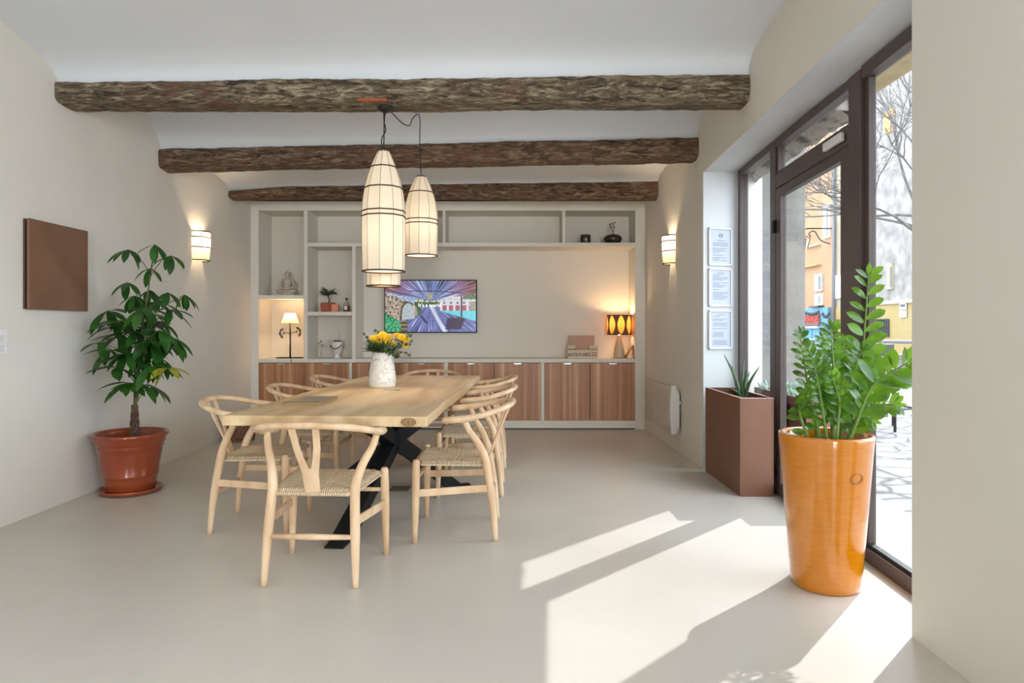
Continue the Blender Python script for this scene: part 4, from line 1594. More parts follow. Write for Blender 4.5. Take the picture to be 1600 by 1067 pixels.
# ------------------------------------------------------------------ copper planter with aloe
cpl = thing('copper_planter', 'tall square copper-brown metal planter on the floor beside the door', 'planter', (0, 0, 0))
x0, x1, y0, y1, zt = 1.613, 1.853, 4.71, 5.55, .695
pb = MB()
tk_ = .012
pb.box(x0, x0 + tk_, y0, y1, 0.0, zt).box(x1 - tk_, x1, y0, y1, 0.0, zt).box(x0 + tk_, x1 - tk_, y0, y0 + tk_, 0.0, zt).box(x0 + tk_, x1 - tk_, y1 - tk_, y1, 0.0, zt)
pb.box(x0 + tk_, x1 - tk_, y0 + tk_, y1 - tk_, 0.0, .02)
pb.build('box', M['copper'], cpl, bevel=.0015)
rm = MB()
rm.box(x0, x0 + .02, y0, y1, zt, zt + .004).box(x1 - .02, x1, y0, y1, zt, zt + .004).box(x0 + .02, x1 - .02, y0, y0 + .02, zt, zt + .004).box(x0 + .02, x1 - .02, y1 - .02, y1, zt, zt + .004)
rm.build('rim', mat('copper_rim', (0.50, 0.33, 0.27), 0.4, metal=.4), cpl)
MB().box(x0 + tk_, x1 - tk_, y0 + tk_, y1 - tk_, .60, .63).build('soil', M['soil'], cpl)
al = thing('aloe_plant', 'spiky grey-green aloe growing in the copper planter indoors', 'plant', (1.76, 5.10, .63))
random.seed(8)
for (px, py, dd, wv) in ((1131, 553, 5.05, .030), (1143, 570, 5.12, .028), (1187, 572, 5.0, .032), (1163, 560, 5.2, .030), (1167, 573, 5.02, .028), (1140, 606, 4.95, .03), (1150, 590, 5.2, .03), (1172, 580, 5.15, .028), (1157, 596, 5.0, .03)):
    tipp = at(px, py, dd) - Vector((1.76, 5.10, .63))
    b0 = Vector((tipp.x * .12, tipp.y * .12, 0))
    mid = b0.lerp(tipp, .45) + Vector((-tipp.x * .12, 0, .02))
    pts = catmull([b0, mid, tipp], 6)
    rs = [wv * (1 - k / 12) ** .8 * .6 + .001 for k in range(len(pts))]
    MB().tube(pts, rs, 8, sx=1.0, sy=.45, up=(0, -1, 0)).build('leaf', M['aloe'], al)

# ------------------------------------------------------------------ big amber pot with zz plant
AC = Vector((1.462, 3.105, 0))
zp = thing('potted_zz_plant', 'lush green zz plant in a tall glossy amber pot on the floor by the window', 'potted plant', AC)
prof = [(0, .0), (.140, 0), (.149, .008), (.152, .03), (.160, .12), (.170, .24), (.179, .36), (.188, .48), (.196, .58), (.202, .66), (.206, .695), (.204, .705), (.196, .708),
        (.176, .704), (.168, .696), (.164, .66), (.160, .60), (0, .60)]
MB().lathe(prof, seg=80).build('pot', M['amber'], zp)
sg = MB()
a0 = math.atan2(-1.0, .28)
for rr in (1.0, .82):
    sg.tube([((.1925) * math.cos(a0 + .17 * rr * math.cos(2 * PI * k / 28)), .1925 * math.sin(a0 + .17 * rr * math.cos(2 * PI * k / 28)), .535 + .024 * rr * math.sin(2 * PI * k / 28)) for k in range(28)], .0032, 6, closed=True)
sg.build('oval_stamp', mat('oval_stamp_glaze', (0.36, 0.12, 0.006), 0.2), zp)
MB().lathe([(0, .615), (.10, .618), (.158, .612), (0, .604)], seg=32).build('soil', M['soil'], zp)
random.seed(21)
zst = [
    # base px, [mid px], tip px, depth offset base, depth tip, leaf length, n
    ((1322, 672), (1345, 585), (1357, 432), 3.08, 3.06, .092, 13),
    ((1318, 672), (1362, 605), (1420, 566), 2.99, 2.80, .100, 9),
    ((1280, 668), (1262, 600), (1250, 522), 3.12, 3.14, .062, 11),
    ((1290, 670), (1288, 600), (1262, 545), 3.02, 2.95, .060, 11),
    ((1302, 672), (1304, 600), (1298, 514), 3.06, 3.02, .070, 12),
    ((1300, 674), (1300, 590), (1285, 530), 3.14, 3.20, .062, 11),
    ((1310, 672), (1322, 590), (1318, 535), 3.16, 3.22, .068, 10),
    ((1314, 672), (1350, 640), (1398, 632), 3.04, 2.93, .070, 8),
    ((1318, 674), (1348, 640), (1388, 590), 3.14, 3.12, .072, 10),
    ((1286, 672), (1272, 640), (1262, 612), 3.04, 2.96, .060, 7),
    ((1310, 675), (1320, 630), (1345, 548), 3.10, 3.04, .075, 11),
    ((1296, 674), (1282, 620), (1272, 570), 3.02, 2.92, .060, 9),
    ((1322, 676), (1338, 655), (1362, 655), 3.00, 2.92, .062, 6),
    ((1306, 676), (1312, 630), (1300, 590), 2.99, 2.93, .060, 8),
    ((1270, 672), (1252, 655), (1249, 640), 3.04, 2.99, .055, 4),
]
for (bp_, mp_, tp_, d0, d1, ll, nn) in zst:
    A = at(bp_[0], bp_[1], d0) - AC
    A.x = max(-.12, min(.12, A.x))
    A.z = .61
    B = at(mp_[0], mp_[1], (d0 + d1) / 2) - AC
    T = at(tp_[0], tp_[1], d1) - AC
    path = catmull([A, A.lerp(B, .5) + Vector((0, 0, .01)), B, B.lerp(T, .5) + (B - A).normalized() * .012, T], 8)
    rs = [.0085 - .006 * k / (len(path) - 1) for k in range(len(path))]
    so_ = MB().tube(path, rs, 8).build('stem', M['zzstem'], zp)
    lf = MB()
    L_ = len(path) - 1
    side0 = Vector((random.uniform(-.3, .3), -1, 0)).normalized()
    for k in range(nn * 2):
        t = .28 + .70 * (k // 2) / (nn - 1) + (.02 if k % 2 else 0)
        t = min(t, .995)
        i0 = int(t * L_)
        p = path[i0].lerp(path[min(i0 + 1, L_)], t * L_ - i0)
        tg = (path[min(i0 + 1, L_)] - path[max(i0 - 1, 0)]).normalized()
        sd_ = tg.cross(side0).normalized() * (1 if k % 2 else -1)
        grow = ll * (.75 + .35 * math.sin(min(1, t * 1.1) * PI)) * random.uniform(.88, 1.1)
        d = (sd_ * .85 + tg * (.55 + .5 * max(0, t - .8) * 3) + side0 * random.uniform(-.25, .35)).normalized()
        nr = (side0 * .9 + Vector((0, 0, .5)) + tg * .2 + Vector((random.uniform(-.3, .3), 0, random.uniform(-.3, .3))))
        # keep leaves off the glass
        e = p + d * grow + AC
        if e.x > 1.79 + (e.y - 3) * .0555 - .03:
            d.x = -abs(d.x) * .3
            d.normalize()
        lf.leaf(p, d, nr, grow * 1.12, grow * .52, .10, .10, 6, peak=.6, tip=.7)
    lf.leaf(path[-1], (path[-1] - path[-3]), side0, ll * .7, ll * .28, .1, .05, 5)
    lf.build('leaflets', M['zz'], so_)

# ------------------------------------------------------------------ wicker basket by the left wall
bk = thing('wicker_basket', 'dark woven basket on the floor by the left wall beyond the chairs', 'basket', (-2.88, 7.05, 0))
bb = MB()
for j in range(14):
    z = .01 + j * .019
    r = .135 + .012 * math.sin(j / 13 * PI)
    bb.tube([(r * math.cos(2 * PI * k / 28) * (1 + .02 * ((k + j) % 2)), r * math.sin(2 * PI * k / 28) * (1 + .02 * ((k + j) % 2)), z) for k in range(28)], .0105, 6, closed=True)
bb.lathe([(0, .004), (.13, .004), (.13, .01), (0, .01)], seg=28)
bb.build('woven_body', M['wicker'], bk)
MB().tube([(.147 * math.cos(2 * PI * k / 32), .147 * math.sin(2 * PI * k / 32), .272) for k in range(32)], .013, 8, closed=True).build('rim', M['wicker'], bk)

# ------------------------------------------------------------------ shelf ornaments
ZS = {'top': uz(379), 'A': uz(461), 'B': uz(487), 'W': uz(560.5)}


def on(x, d, z):
    return ((x - 800) / 1040 * d, d, z)


# seated stone figure, one continuous body
bd = thing('stone_statue', 'small beige stone statue of a seated meditating figure on the left shelf', 'statue', on(449, 7.95, ZS['A']))
k_ = 1.0
sb = MB()
sb.lathe([(0, 0), (.098, 0), (.104, .012), (.098, .03), (.09, .036), (0, .038)], seg=24)
sb.build('base', M['clay'], bd)
bm = MB()
bm.lathe([(0, .035), (.05, .04), (.055, .07), (.045, .11), (.050, .15), (.056, .18), (.040, .205), (.018, .215), (.017, .225), (.0, .226)], seg=20)
for s in (-1, 1):
    bm.tube(catmull([(s * .052, 0, .188), (s * .078, -.005, .14), (s * .070, -.035, .095), (s * .022, -.062, .075)], 5), [.017] * 8 + [.014] * 8, 10)
    bm.tube(catmull([(s * .03, .0, .055), (s * .085, -.02, .052), (s * .098, -.045, .050), (s * .05, -.075, .048), (s * -.03, -.080, .050)], 5), [.027] * 8 + [.022] * 7 + [.015] * 6, 10)
bm.ball((0, -.068, .074), .018, 10, 8, (1.3, .8, .6))
bm.build('body', M['clay'], bd)
hdm = MB().ball((0, -.004, .250), .031, 16, 12, (.92, 1, 1.15))
for s in (-1, 1):
    hdm.ball((s * .030, 0, .246), .009, 8, 6, (.5, .8, 1.8))
hdm.tube([(0, -.033, .256), (0, -.040, .246)], [.003, .005], 6)
hdm.ball((0, -.032, .238), .007, 8, 6, (1.2, .6, .5))
hdm.build('head', M['clay'], bd)
MB().ball((0, .002, .268), .030, 14, 8, (.98, 1, .62)).ball((0, .002, .290), .013, 10, 8, (1, 1, 1.2)).build('hair', M['dark_edge'] if False else M['clay'], bd)

# tree branch table lamp in the left niche
tl_ = thing('branch_table_lamp', 'lit table lamp with black branching metal stand and small cream shade', 'table lamp', on(453.5, 7.93, ZS['W']))
MB().box(-.155, .155, -.05, .05, 0, .012).build('base', M['black_steel'], tl_, bevel=.003)
MB().tube([(0, 0, .01), (0, 0, .20), (-.002, 0, .42)], [.011, .009, .012], 8).build('stem', M['black_steel'], tl_)
br = MB()


def sub(p0, d, ln, r, lev):
    p1 = p0 + d * ln
    br.tube([p0, (p0 + p1) / 2 + Vector((0, 0, .006)), p1], [r, r * .85, r * .7], 6)
    if lev == 0:
        br.ball(p1, .009, 8, 6, (1, .5, 1.2))
        return
    for a in (-.75, .15, .8):
        c, s_ = math.cos(a), math.sin(a)
        sub(p1, Vector((d.x * c - d.z * s_, 0, d.x * s_ + d.z * c)), ln * .58, r * .7, lev - 1)


for s in (-1, 1):
    sub(Vector((0, 0, .295)), Vector((s * .92, 0, .2 if s > 0 else .05)).normalized(), .066, .005, 2)
br.build('branches', M['black_steel'], tl_)
shp = [(.100, .420), (.058, .535)]
vs_, fs_ = [], []
for r, z in shp:
    for k in range(48):
        a = 2 * PI * k / 48
        rr = r * (1 + .02 * (k % 2))
        vs_.append((rr * math.cos(a), rr * math.sin(a), z))
for k in range(48):
    fs_.append((k, (k + 1) % 48, 48 + (k + 1) % 48, 48 + k))
MB().add(vs_, fs_, True).build('lamp_shade', M['lampshade'], tl_)
MB().ball((0, 0, .47), .022, 10, 8).build('bulb', M['bulb'], tl_)
MB().tube(catmull([(.05, -.03, .012), (.055, -.13, .004), (.058, -.140, -.01), (.06, -.142, -.045)], 5), .0035, 6).build('power_cord', M['black'], tl_)


def glow(parent, loc, e, col=(1.0, .68, .36), s=.03):
    ld = bpy.data.lights.new('lamp_glow', 'POINT')
    ld.energy = e
    ld.color = col
    ld.shadow_soft_size = s
    o = bpy.data.objects.new('lamp_glow', ld)
    o.location = loc
    o.parent = parent
    COL.objects.link(o)


glow(tl_, (0, -.03, .50), 3.2)

# bonsai in red pot, pale ceramic cube, bottle
bn = thing('bonsai_plant', 'small dark bonsai tree in a red square pot on the shelf above the head vase', 'potted plant', on(513, 7.98, ZS['B']))
pb = MB()
pb.loft([(-.072, -.05, 0), (.072, -.05, 0), (.072, .05, 0), (-.072, .05, 0)], [(-.082, -.058, .108), (.082, -.058, .108), (.082, .058, .108), (-.082, .058, .108)])
pb.build('pot', M['red_pot'], bn, bevel=.008)
MB().box(-.07, .07, -.045, .045, .106, .112).build('soil', M['soil'], bn)
bt = MB().tube(catmull([(.0, 0, .11), (.012, 0, .15), (-.006, 0, .20), (.0, 0, .235)], 4), [.008] * 13, 7)
lvs = MB()
random.seed(17)
for k in range(16):
    a = random.uniform(0, 2 * PI)
    e = random.uniform(.0, 1.2)
    ln = random.uniform(.07, .125)
    d = Vector((math.cos(a) * math.cos(e), math.sin(a) * math.cos(e) * .6, math.sin(e) * .8))
    b0 = Vector((0, 0, .20))
    bt.tube([b0, b0 + d * ln * .5 + Vector((0, 0, .008)), b0 + d * ln], .0025, 5)
    for q in range(11):
        p = b0 + d * ln * random.uniform(.45, 1.05)
        lvs.leaf(p, Vector((random.uniform(-1, 1), random.uniform(-1, 1), random.uniform(-.4, 1))), (random.random() - .5, -1, .6), random.uniform(.025, .042), .011, .05, .1, 4)
bt.build('trunk', M['trunk'], bn)
lvs.build('foliage', M['dark_leaf'], bn)
tag(MB().box(-.040, .040, -.02, .02, 0, .092).build('ceramic_cube', M['orange_pot'], bevel=.008), 'pale orange ceramic block in front of the red bonsai pot', 'ornament')
bpy.data.objects['ceramic_cube'].location = on(523.5, 7.87, ZS['B'])
bo = thing('glass_bottle', 'small clear bottle of amber liquid on the shelf beside the bonsai', 'bottle', on(541.5, 7.95, ZS['B']))
MB().lathe([(0, 0), (.036, 0), (.040, .006), (.040, .095), (.030, .115), (.012, .125), (.011, .148), (.013, .150), (.009, .150), (.009, .124), (.028, .112), (.037, .094), (.037, .006), (0, .004)], seg=24).build('glass_body', M['clear'], bo)
MB().lathe([(0, .007), (.0355, .007), (.0355, .075), (0, .075)], seg=24).build('liquid', M['amber_liquid'], bo)
MB().lathe([(0, .138), (.0085, .138), (.014, .152), (.014, .168), (0, .170)], seg=16).build('stopper', M['dark_ceramic'], bo)
MB().box(-.018, .018, -.0415, -.0405, .025, .07).build('bottle_label', M['white_paint'], bo)
# ceramic head vase
hv_ = thing('head_vase', 'small white ceramic head-shaped vase with a black collar line in the lower niche', 'vase', on(526.5, 7.95, ZS['W']))
MB().lathe([(0, 0), (.040, 0), (.042, .012), (.036, .028), (.036, .045), (.052, .07), (.066, .105), (.074, .15), (.074, .185), (.068, .200), (.060, .198), (.066, .18), (0, .15)], seg=32).build('body', M['vase'], hv_)
ft = MB()
ft.tube(catmull([(-.066, -.030, .165), (-.045, -.062, .135), (-.012, -.075, .115), (.012, -.075, .115), (.045, -.062, .135), (.066, -.030, .165)], 5), .006, 7)
for s in (-1, 1):
    ft.ball((s * .074, -.012, .14), .010, 8, 6, (.8, .8, 1.4))
ft.build('black_line', M['dark_ceramic'], hv_)
nsx = MB().tube([(0, -.078, .16), (0, -.085, .142)], [.004, .008], 8)
nsx.build('nose', M['vase'], hv_)
cr = MB()
for k in range(7):
    a = PI * (k / 6 - .5)
    cr.ball((.035 * math.sin(a), -.04 * math.cos(a), .204), .011, 8, 6)
cr.build('crown', M['dark_ceramic'], hv_)
tw = MB()
tw.tube(catmull([(.02, 0, .18), (.03, 0, .25), (.015, 0, .33)], 4), .0018, 5).tube(catmull([(-.02, 0, .18), (-.07, 0, .205), (-.11, 0, .20)], 4), .0018, 5).tube(catmull([(.02, 0, .19), (.07, 0, .208), (.10, 0, .205)], 4), .0018, 5)
tw.build('dry_twigs', M['twig'], hv_)
ow = MB().tube(catmull([on(501, 8.1, ZS['W']), on(502, 8.1, ZS['W'] + .12), on(500, 8.1, ZS['W'] + .20)], 4), .0015, 5)
for (x_, z_) in ((501, .20), (498, .17), (504, .15)):
    p = Vector(on(x_, 8.1, ZS['W'] + z_))
    ow.ball(p, .009, 8, 6)
tag(ow.build('dried_sprig', M['euca']), 'thin dried sprig leaning in the lower niche left of the head vase', 'dried sprig')
# top right niche
cu_ = MB().lathe([(0, 0), (.058, 0), (.062, .006), (.060, .10), (.058, .108), (.053, .108), (.054, .02), (0, .02)], seg=28).build('candle_holder', M['dark_ceramic'])
cu_.location = on(915, 7.93, ZS['top'])
tag(cu_, 'dark straight-sided candle holder on the top right shelf', 'candle holder')
rv_ = thing('round_vase', 'squat dark glossy round vase with a dry twig on the top right shelf', 'vase', on(957.5, 7.93, ZS['top']))
MB().lathe([(0, 0), (.06, 0), (.085, .012), (.106, .038), (.112, .062), (.100, .088), (.072, .106), (.035, .114), (.026, .118), (.020, .116), (.02, .10), (0, .09)], seg=40).build('body', M['dark_ceramic'], rv_)
tw = MB()
tw.tube(catmull([(0, 0, .10), (.005, 0, .14), (-.015, 0, .18), (-.035, 0, .235)], 4), .0045, 6)
tw.tube(catmull([(0, 0, .13), (.015, 0, .18), (.012, 0, .23), (.022, 0, .255)], 4), .004, 6)
tw.tube(catmull([(-.015, 0, .18), (.0, 0, .21), (-.005, 0, .24)], 4), .003, 6)
for (x_, z_) in ((-.035, .235), (.022, .255), (-.005, .24), (.018, .2), (-.022, .2)):
    tw.ball((x_, 0, z_), .010, 8, 6)
tw.build('dry_twig', M['trunk'], rv_)
# worktop, right: pink board, display cards, leaf lamp, leaning frame
bo2 = MB().box(-.155, .155, 0, .02, 0, .270).build('pink_board', M['dusty_pink'], bevel=.003)
bo2.location = on(909, 8.05, ZS['W'])
bo2.rotation_euler = (-.06, 0, 0)
tag(bo2, 'plain dusty pink board leaning behind the cream cards on the worktop', 'board')
random.seed(2)
for (xa, xb, hh, dd, lab) in ((887, 923.5, .10, 7.86, 'wide low cream card with small dark pictures on the worktop'),
                              (887, 899, .155, 7.92, 'narrow cream card at the left of the card display on the worktop'),
                              (921, 934.5, .150, 7.90, 'narrow tall cream card at the right of the card display on the worktop')):
    c = thing('display_card', lab, 'card', on((xa + xb) / 2, dd, ZS['W']), 0, 'cream display cards on the worktop')
    w_ = (xb - xa) / 1040 * dd
    MB().box(-w_ / 2, w_ / 2, 0, .025, 0, hh).build('card_body', M['card'], c, bevel=.002)
    q = MB()
    nd = int(w_ / .022)
    for k in range(nd):
        x_ = -w_ / 2 + .014 + k * .022
        for zz in ((.03, .05) if hh < .12 else (.03, .06, .10)):
            q.box(x_ - .006, x_ + random.uniform(.002, .008), -.0025, 0, zz, zz + random.uniform(.010, .018))
    q.build('printed_figures', M['dark_edge'], c)
ll = thing('leaf_table_lamp', 'lit table lamp with amber leaf-pattern drum shade and pale bottle base', 'table lamp', on(967.5, 7.98, ZS['W']))
MB().lathe([(0, 0), (.066, 0), (.068, .02), (.066, .07), (.054, .14), (.035, .20), (.026, .235), (.025, .275), (0, .275)], seg=32).build('base', M['sand_glass'], ll)
Rs = .142
shd = MB()
vs_, fs_ = [], []
for z in (.285, .51):
    for k in range(48):
        a = 2 * PI * k / 48
        vs_.append((Rs * math.cos(a), Rs * math.sin(a), z))
for k in range(48):
    fs_.append((k, (k + 1) % 48, 48 + (k + 1) % 48, 48 + k))
shd.add(vs_, fs_, True).build('lamp_shade', M['leaf_shade'], ll)
lfm = mat('brown_leaf_web', (0.20, 0.09, 0.03), 0.8)
pat = MB()
for k in range(8):
    a0 = 2 * PI * (k + .5) / 8
    vs_, fs_ = [], []
    for j in range(9):
        t = j / 8
        hw = (.09 + .26 * (2 * t - 1) ** 2)
        z = .288 + (.507 - .288) * t
        for s in (-1, 0, 1):
            a = a0 + s * hw
            vs_.append(((Rs + .003) * math.cos(a), (Rs + .003) * math.sin(a), z))
    for j in range(8):
        for s in range(2):
            q = j * 3 + s
            fs_.append((q, q + 1, q + 4, q + 3))
    pat.add(vs_, fs_, True)
pat.build('leaf_webbing', lfm, ll)
for z in (.285, .51):
    MB().tube([(Rs * math.cos(2 * PI * k / 40), Rs * math.sin(2 * PI * k / 40), z) for k in range(40)], .006, 6, closed=True).build('shade_ring', M['ring'], ll)
MB().ball((0, 0, .40), .034, 12, 8).tube([(0, 0, .27), (0, 0, .38)], .014, 8).build('bulb', M['bulb'], ll)
glow(ll, (0, -.0, .455), 5, (1.0, .66, .34), .03)
lnf = MB().obox((0, 0, .085), (1, 0, 0), (0, 1, 0), (0, 0, 1), .014, .13, .17)
lf_ = lnf.build('picture_frame', M['wood_frame'], bevel=.002)
lf_.location = (1.352, 7.93, ZS['W'] + .004)
lf_.rotation_euler = (0, math.radians(28), 0)
tag(lf_, 'small wooden frame leaning in the corner right of the leaf lamp', 'picture frame')
rp_ = MB().lathe([(0, 0), (.022, 0), (.030, .05), (.034, .06), (.030, .062), (.027, .05), (0, .04)], seg=20).build('red_cup', M['darkred'])
rp_.location = on(620, 8.0, ZS['W'])
tag(rp_, 'small dark red cup on the worktop seen beside the flower vase', 'cup')

# ================================================================== OUTSIDE
st = MB()
vs_ = [(1.88, 2.0, -.02), (7, 2.0, -.02), (7, 60, -.02), (1.88, 60, -.02), (30, 2.0, -1.1), (30, 60, -1.1)]
st.add([(1.7, -3, -.03), (7, -3, -.03), (7, 60, -.03), (1.9, 60, -.03)], [(0, 1, 2, 3)])
st.add([(7, -3, -.03), (34, -3, -1.6), (34, 60, -1.6), (7, 60, -.03)], [(0, 1, 2, 3)])
so_ = st.build('street_paving', M['paving'], merge=True)
so_['kind'] = 'structure'
struct('trim_2', MB().prism([(1.85, 2.4), (2.42, 2.4), (2.62, 5.87), (2.02, 5.87)], -.03, 0.012), M['step'])
# outer skin: far stone jamb, stone lintel with ochre timber, near jamb
oj = MB()
oj.prism([(2.02, 5.80), (2.40, 5.83), (2.62, 5.95), (2.62, 9.5), (2.0, 9.5)], 0, 4.2)
struct('wall_exterior_jamb', oj, M['render_wall'])
ln_ = MB()
nyy = 40
lo, fs_ = [], []
random.seed(4)
for i in range(nyy + 1):
    y = 1.5 + 4.5 * i / nyy
    base = 1.872 + (y - 3) * .0555
    for j in range(5):
        x = base + j * .034
        z = 2.615 + .03 * noise.noise(Vector((y * 3, x * 5, 0))) + .012 * noise.noise(Vector((y * 11, x * 14, 3)))
        lo.append((x, y, z))
for i in range(nyy):
    for j in range(4):
        a = i * 5 + j
        fs_.append((a, a + 1, a + 6, a + 5))
ln_.add(lo, fs_, True)
ln_.loft([(1.84, 1.5, 2.66), (2.14, 1.5, 2.66), (2.25, 6.0, 2.66), (2.03, 6.0, 2.66)], [(1.84, 1.5, 4.2), (2.14, 1.5, 4.2), (2.25, 6.0, 4.2), (2.03, 6.0, 4.2)])
lo, fs_ = [], []
nyy = 60
for i in range(nyy + 1):
    y = 4.05 + 1.74 * i / nyy
    x0_ = 1.875 + (y - 3) * .0555
    x1_ = 2.10 + (y - 5) * .02
    for j in range(8):
        t = j / 6
        x = x0_ + (x1_ - x0_) * min(t, 1)
        z = 2.57 - .105 * min(t, 1) + .022 * noise.noise(Vector((y * 6, x * 14, 1))) + .008 * noise.noise(Vector((y * 20, x * 30, 3)))
        if j == 7:
            z = 2.70
        lo.append((x, y, z))
for i in range(nyy):
    for j in range(7):
        a = i * 8 + j
        fs_.append((a, a + 1, a + 9, a + 8))
ln_.add(lo, fs_)
ln_.box(1.94, 2.08, 4.05, 4.07, 2.52, 2.70)
struct('wall_exterior_lintel', ln_, M['stone'])
yb = MB().loft([(1.99, 2.46, 2.585), (2.16, 2.46, 2.585), (2.18, 4.02, 2.595), (2.03, 4.02, 2.595)], [(1.99, 2.46, 2.665), (2.16, 2.46, 2.665), (2.18, 4.02, 2.665), (2.03, 4.02, 2.665)])
tag(yb.build('lintel_timber', M['yellow_beam'], bevel=.01), 'ochre timber under the stone lintel outside, above the window', 'beam', kind='thing')
struct('wall_exterior_pier', MB().prism([(1.82, 2.45), (1.82, 1.0), (2.16, 1.0), (2.22, 2.40)], 0, 4.2), M['render_wall'])

XF = 16.6


def fp(x, y, X=XF):
    d = X * 1040 / (x - 800)
    return d, 1.2 + (511 - y) / 1040 * d


def facade(name, label, m, xa, xb, H, cat='building', dep=6, group='houses across the street'):
    d1, _ = fp(xa, 500)
    d0, _ = fp(xb, 500)
    t = thing(name, label, cat, (XF, (d0 + d1) / 2, -1.2), 0, group)
    MB().box(0, dep, d0 - (d0 + d1) / 2, d1 - (d0 + d1) / 2, 0, H + 1.2).build('wall', m, t)
    t['_c'] = (d0 + d1) / 2
    return t


def fbox(t, name, m, xa, xb, ya, yb, out=.06, inn=.0):
    """part on the facade bounded by pixels"""
    c = t['_c']
    d1, _ = fp(xa, 500)
    d0, _ = fp(xb, 500)
    dm = (d0 + d1) / 2
    z1 = 1.2 + (511 - ya) / 1040 * dm + 1.2
    z0 = 1.2 + (511 - yb) / 1040 * dm + 1.2
    return MB().box(-out, inn + .01, d0 - c, d1 - c, z0, z1).build(name, m, t)


h1 = facade('town_house', 'sand-coloured house front across the street, left part in the door glass', M['sand_facade'], 1205, 1253, 13)
h2 = facade('town_house', 'orange house front across the street with a grey drainpipe', M['orange_facade'], 1253.2, 1302, 13.5)
h3 = facade('town_house', 'narrow cream house front right of the drainpipe across the street', M['cream_facade'], 1302.2, 1345, 12.5)
h4 = facade('town_house', 'pale grey stone house with a yellow ground floor across the street', M['grey_facade'], 1345.2, 1490, 14)
# sand house
for (xa, xb, ya, yb) in ((1242, 1249, 312, 352), (1239.5, 1244.5, 420, 458)):
    fr_ = fbox(h1, 'window', M['white_paint'], xa, xb, ya, yb, .10)
    fbox(h1, 'window_pane', M['window_dark'], xa + 2.2, xb - 1.2, ya + 3, yb - 3, .115)
fbox(h1, 'ledge', M['stone_trim'], 1228, 1253, 377, 379, .2)
# orange house
for (xa, xb, ya, yb, m__) in ((1289, 1298, 320, 372, 'white_paint'), (1275.5, 1286.5, 428, 455, 'stone_trim'), (1275.5, 1286, 459, 477, 'white_paint')):
    fbox(h2, 'window', M[m__], xa, xb, ya, yb, .10)
    fbox(h2, 'window_pane', M['window_dark'], xa + 6, xb - 1.5, ya + 3, yb - 3, .115)
fbox(h2, 'ledge', M['shutter'], 1255, 1283, 415.5, 417, .25)
fbox(h2, 'ledge', M['stone_trim'], 1262, 1283, 384, 385.5, .2)
fbox(h2, 'balcony_grille', M['iron'], 1273.5, 1288, 478, 480.5, .35)
# cream house
fbox(h3, 'window', M['white_paint'], 1308, 1318, 430, 466, .10)
fbox(h3, 'lower_wall', M['yellow_facade'], 1303, 1344, 480, 545, .05)
# grey + yellow house
fbox(h4, 'lower_wall', M['yellow_facade'], 1346, 1488, 474, 560, .06)
fbox(h4, 'string_course', M['stone_trim'], 1346, 1488, 469, 474, .15)
for (xa, xb, ya, yb) in ((1385, 1397, 173, 207), (1388, 1397, 412, 452), (1360, 1366, 300, 340)):
    fbox(h4, 'window', M['shutter'] if ya < 400 and xa > 1370 else M['cream_facade'], xa, xb, ya, yb, .10)
    fbox(h4, 'window_pane', M['window_dark'], xb - 2.5, xb - .5, ya + 5, yb - 3, .115)
fbox(h4, 'grilled_window', M['window_dark'], 1366, 1392, 499, 525, .10)
g = MB()
c = h4['_c']
d1, _ = fp(1366, 500)
d0, _ = fp(1392, 500)
for k in range(9):
    y_ = d0 + (d1 - d0) * k / 8 - c
    g.box(-.14, -.11, y_ - .02, y_ + .02, 1.2 + (511 - 525) / 1040 * 30 + 1.2, 1.2 + (511 - 499) / 1040 * 30 + 1.2)
for k in range(4):
    z_ = 2.4 + (511 - 525 + 26 * k / 3) / 1040 * 30
    g.box(-.14, -.11, d0 - c, d1 - c, z_ - .02, z_ + .02)
g.build('window_grille', M['iron'], h4)
# blue shop front on the two left houses
cs = (fp(1207, 500)[0] + fp(1299, 500)[0]) / 2
bs = thing('shop_front', 'sky-blue shop front with a red lettered sign across the street', 'shop front', (XF - .02, cs, -1.2))
bs['_c'] = cs


def sbox(name, m, xa, xb, ya, yb, out):
    return fbox(bs, name, m, xa, xb, ya, yb, out)


sbox('wall_cladding', M['blue_front'], 1207, 1299, 483, 565, .18)
sgn = sbox('sign_board', M['shop_sign'], 1259, 1288, 490.5, 508.5, .30)
sbox('awning_box', mat('grey_blue_box', (0.42, 0.45, 0.52), .6), 1252, 1287, 509.5, 513, .34)
sbox('door', M['blue_door'], 1261, 1275, 514, 545, .22)
sbox('door_frame', M['iron'], 1258.5, 1261, 513, 545, .24)
dA, zA_ = fp(1273.8, 499.5)
text('sign_letters', 'LE', (-.33, fp(1262.6, 500)[0] - cs, 1.2 + (511 - 499.5) / 1040 * 37 + 1.2), (PI / 2, 0, -PI / 2), .62, M['white_paint'], bs, .02)
text('sign_letters', 'GARAGE', (-.33, fp(1275.6, 500)[0] - cs, 1.2 + (511 - 499.3) / 1040 * 36.2 + 1.2), (PI / 2, 0, -PI / 2), .52, M['shop_red'], bs, .02)
gl = MB()
lamps = []
for (xa, ya, xb, yb, sag, nb) in ((1233, 486, 1256, 484, 16, 9), (1256, 484, 1283, 481, 6, 7), (1283, 481, 1298, 480, 12, 6)):
    pp = []
    for k in range(nb + 1):
        t = k / nb
        x = xa + (xb - xa) * t
        y = ya + (yb - ya) * t + sag * 4 * t * (1 - t)
        d, z = fp(x, y, XF - .45)
        pp.append(Vector((XF - .45, d, z)))
        if 0 < k < nb:
            gl.ball(pp[-1] - Vector((0, 0, .10)), .07, 6, 5, (1, 1, 1.3))
    gl.tube(pp, .015, 4)
tag(gl.build('string_lights', M['iron']), 'black string of bulbs draped over the blue shop front', 'string lights')
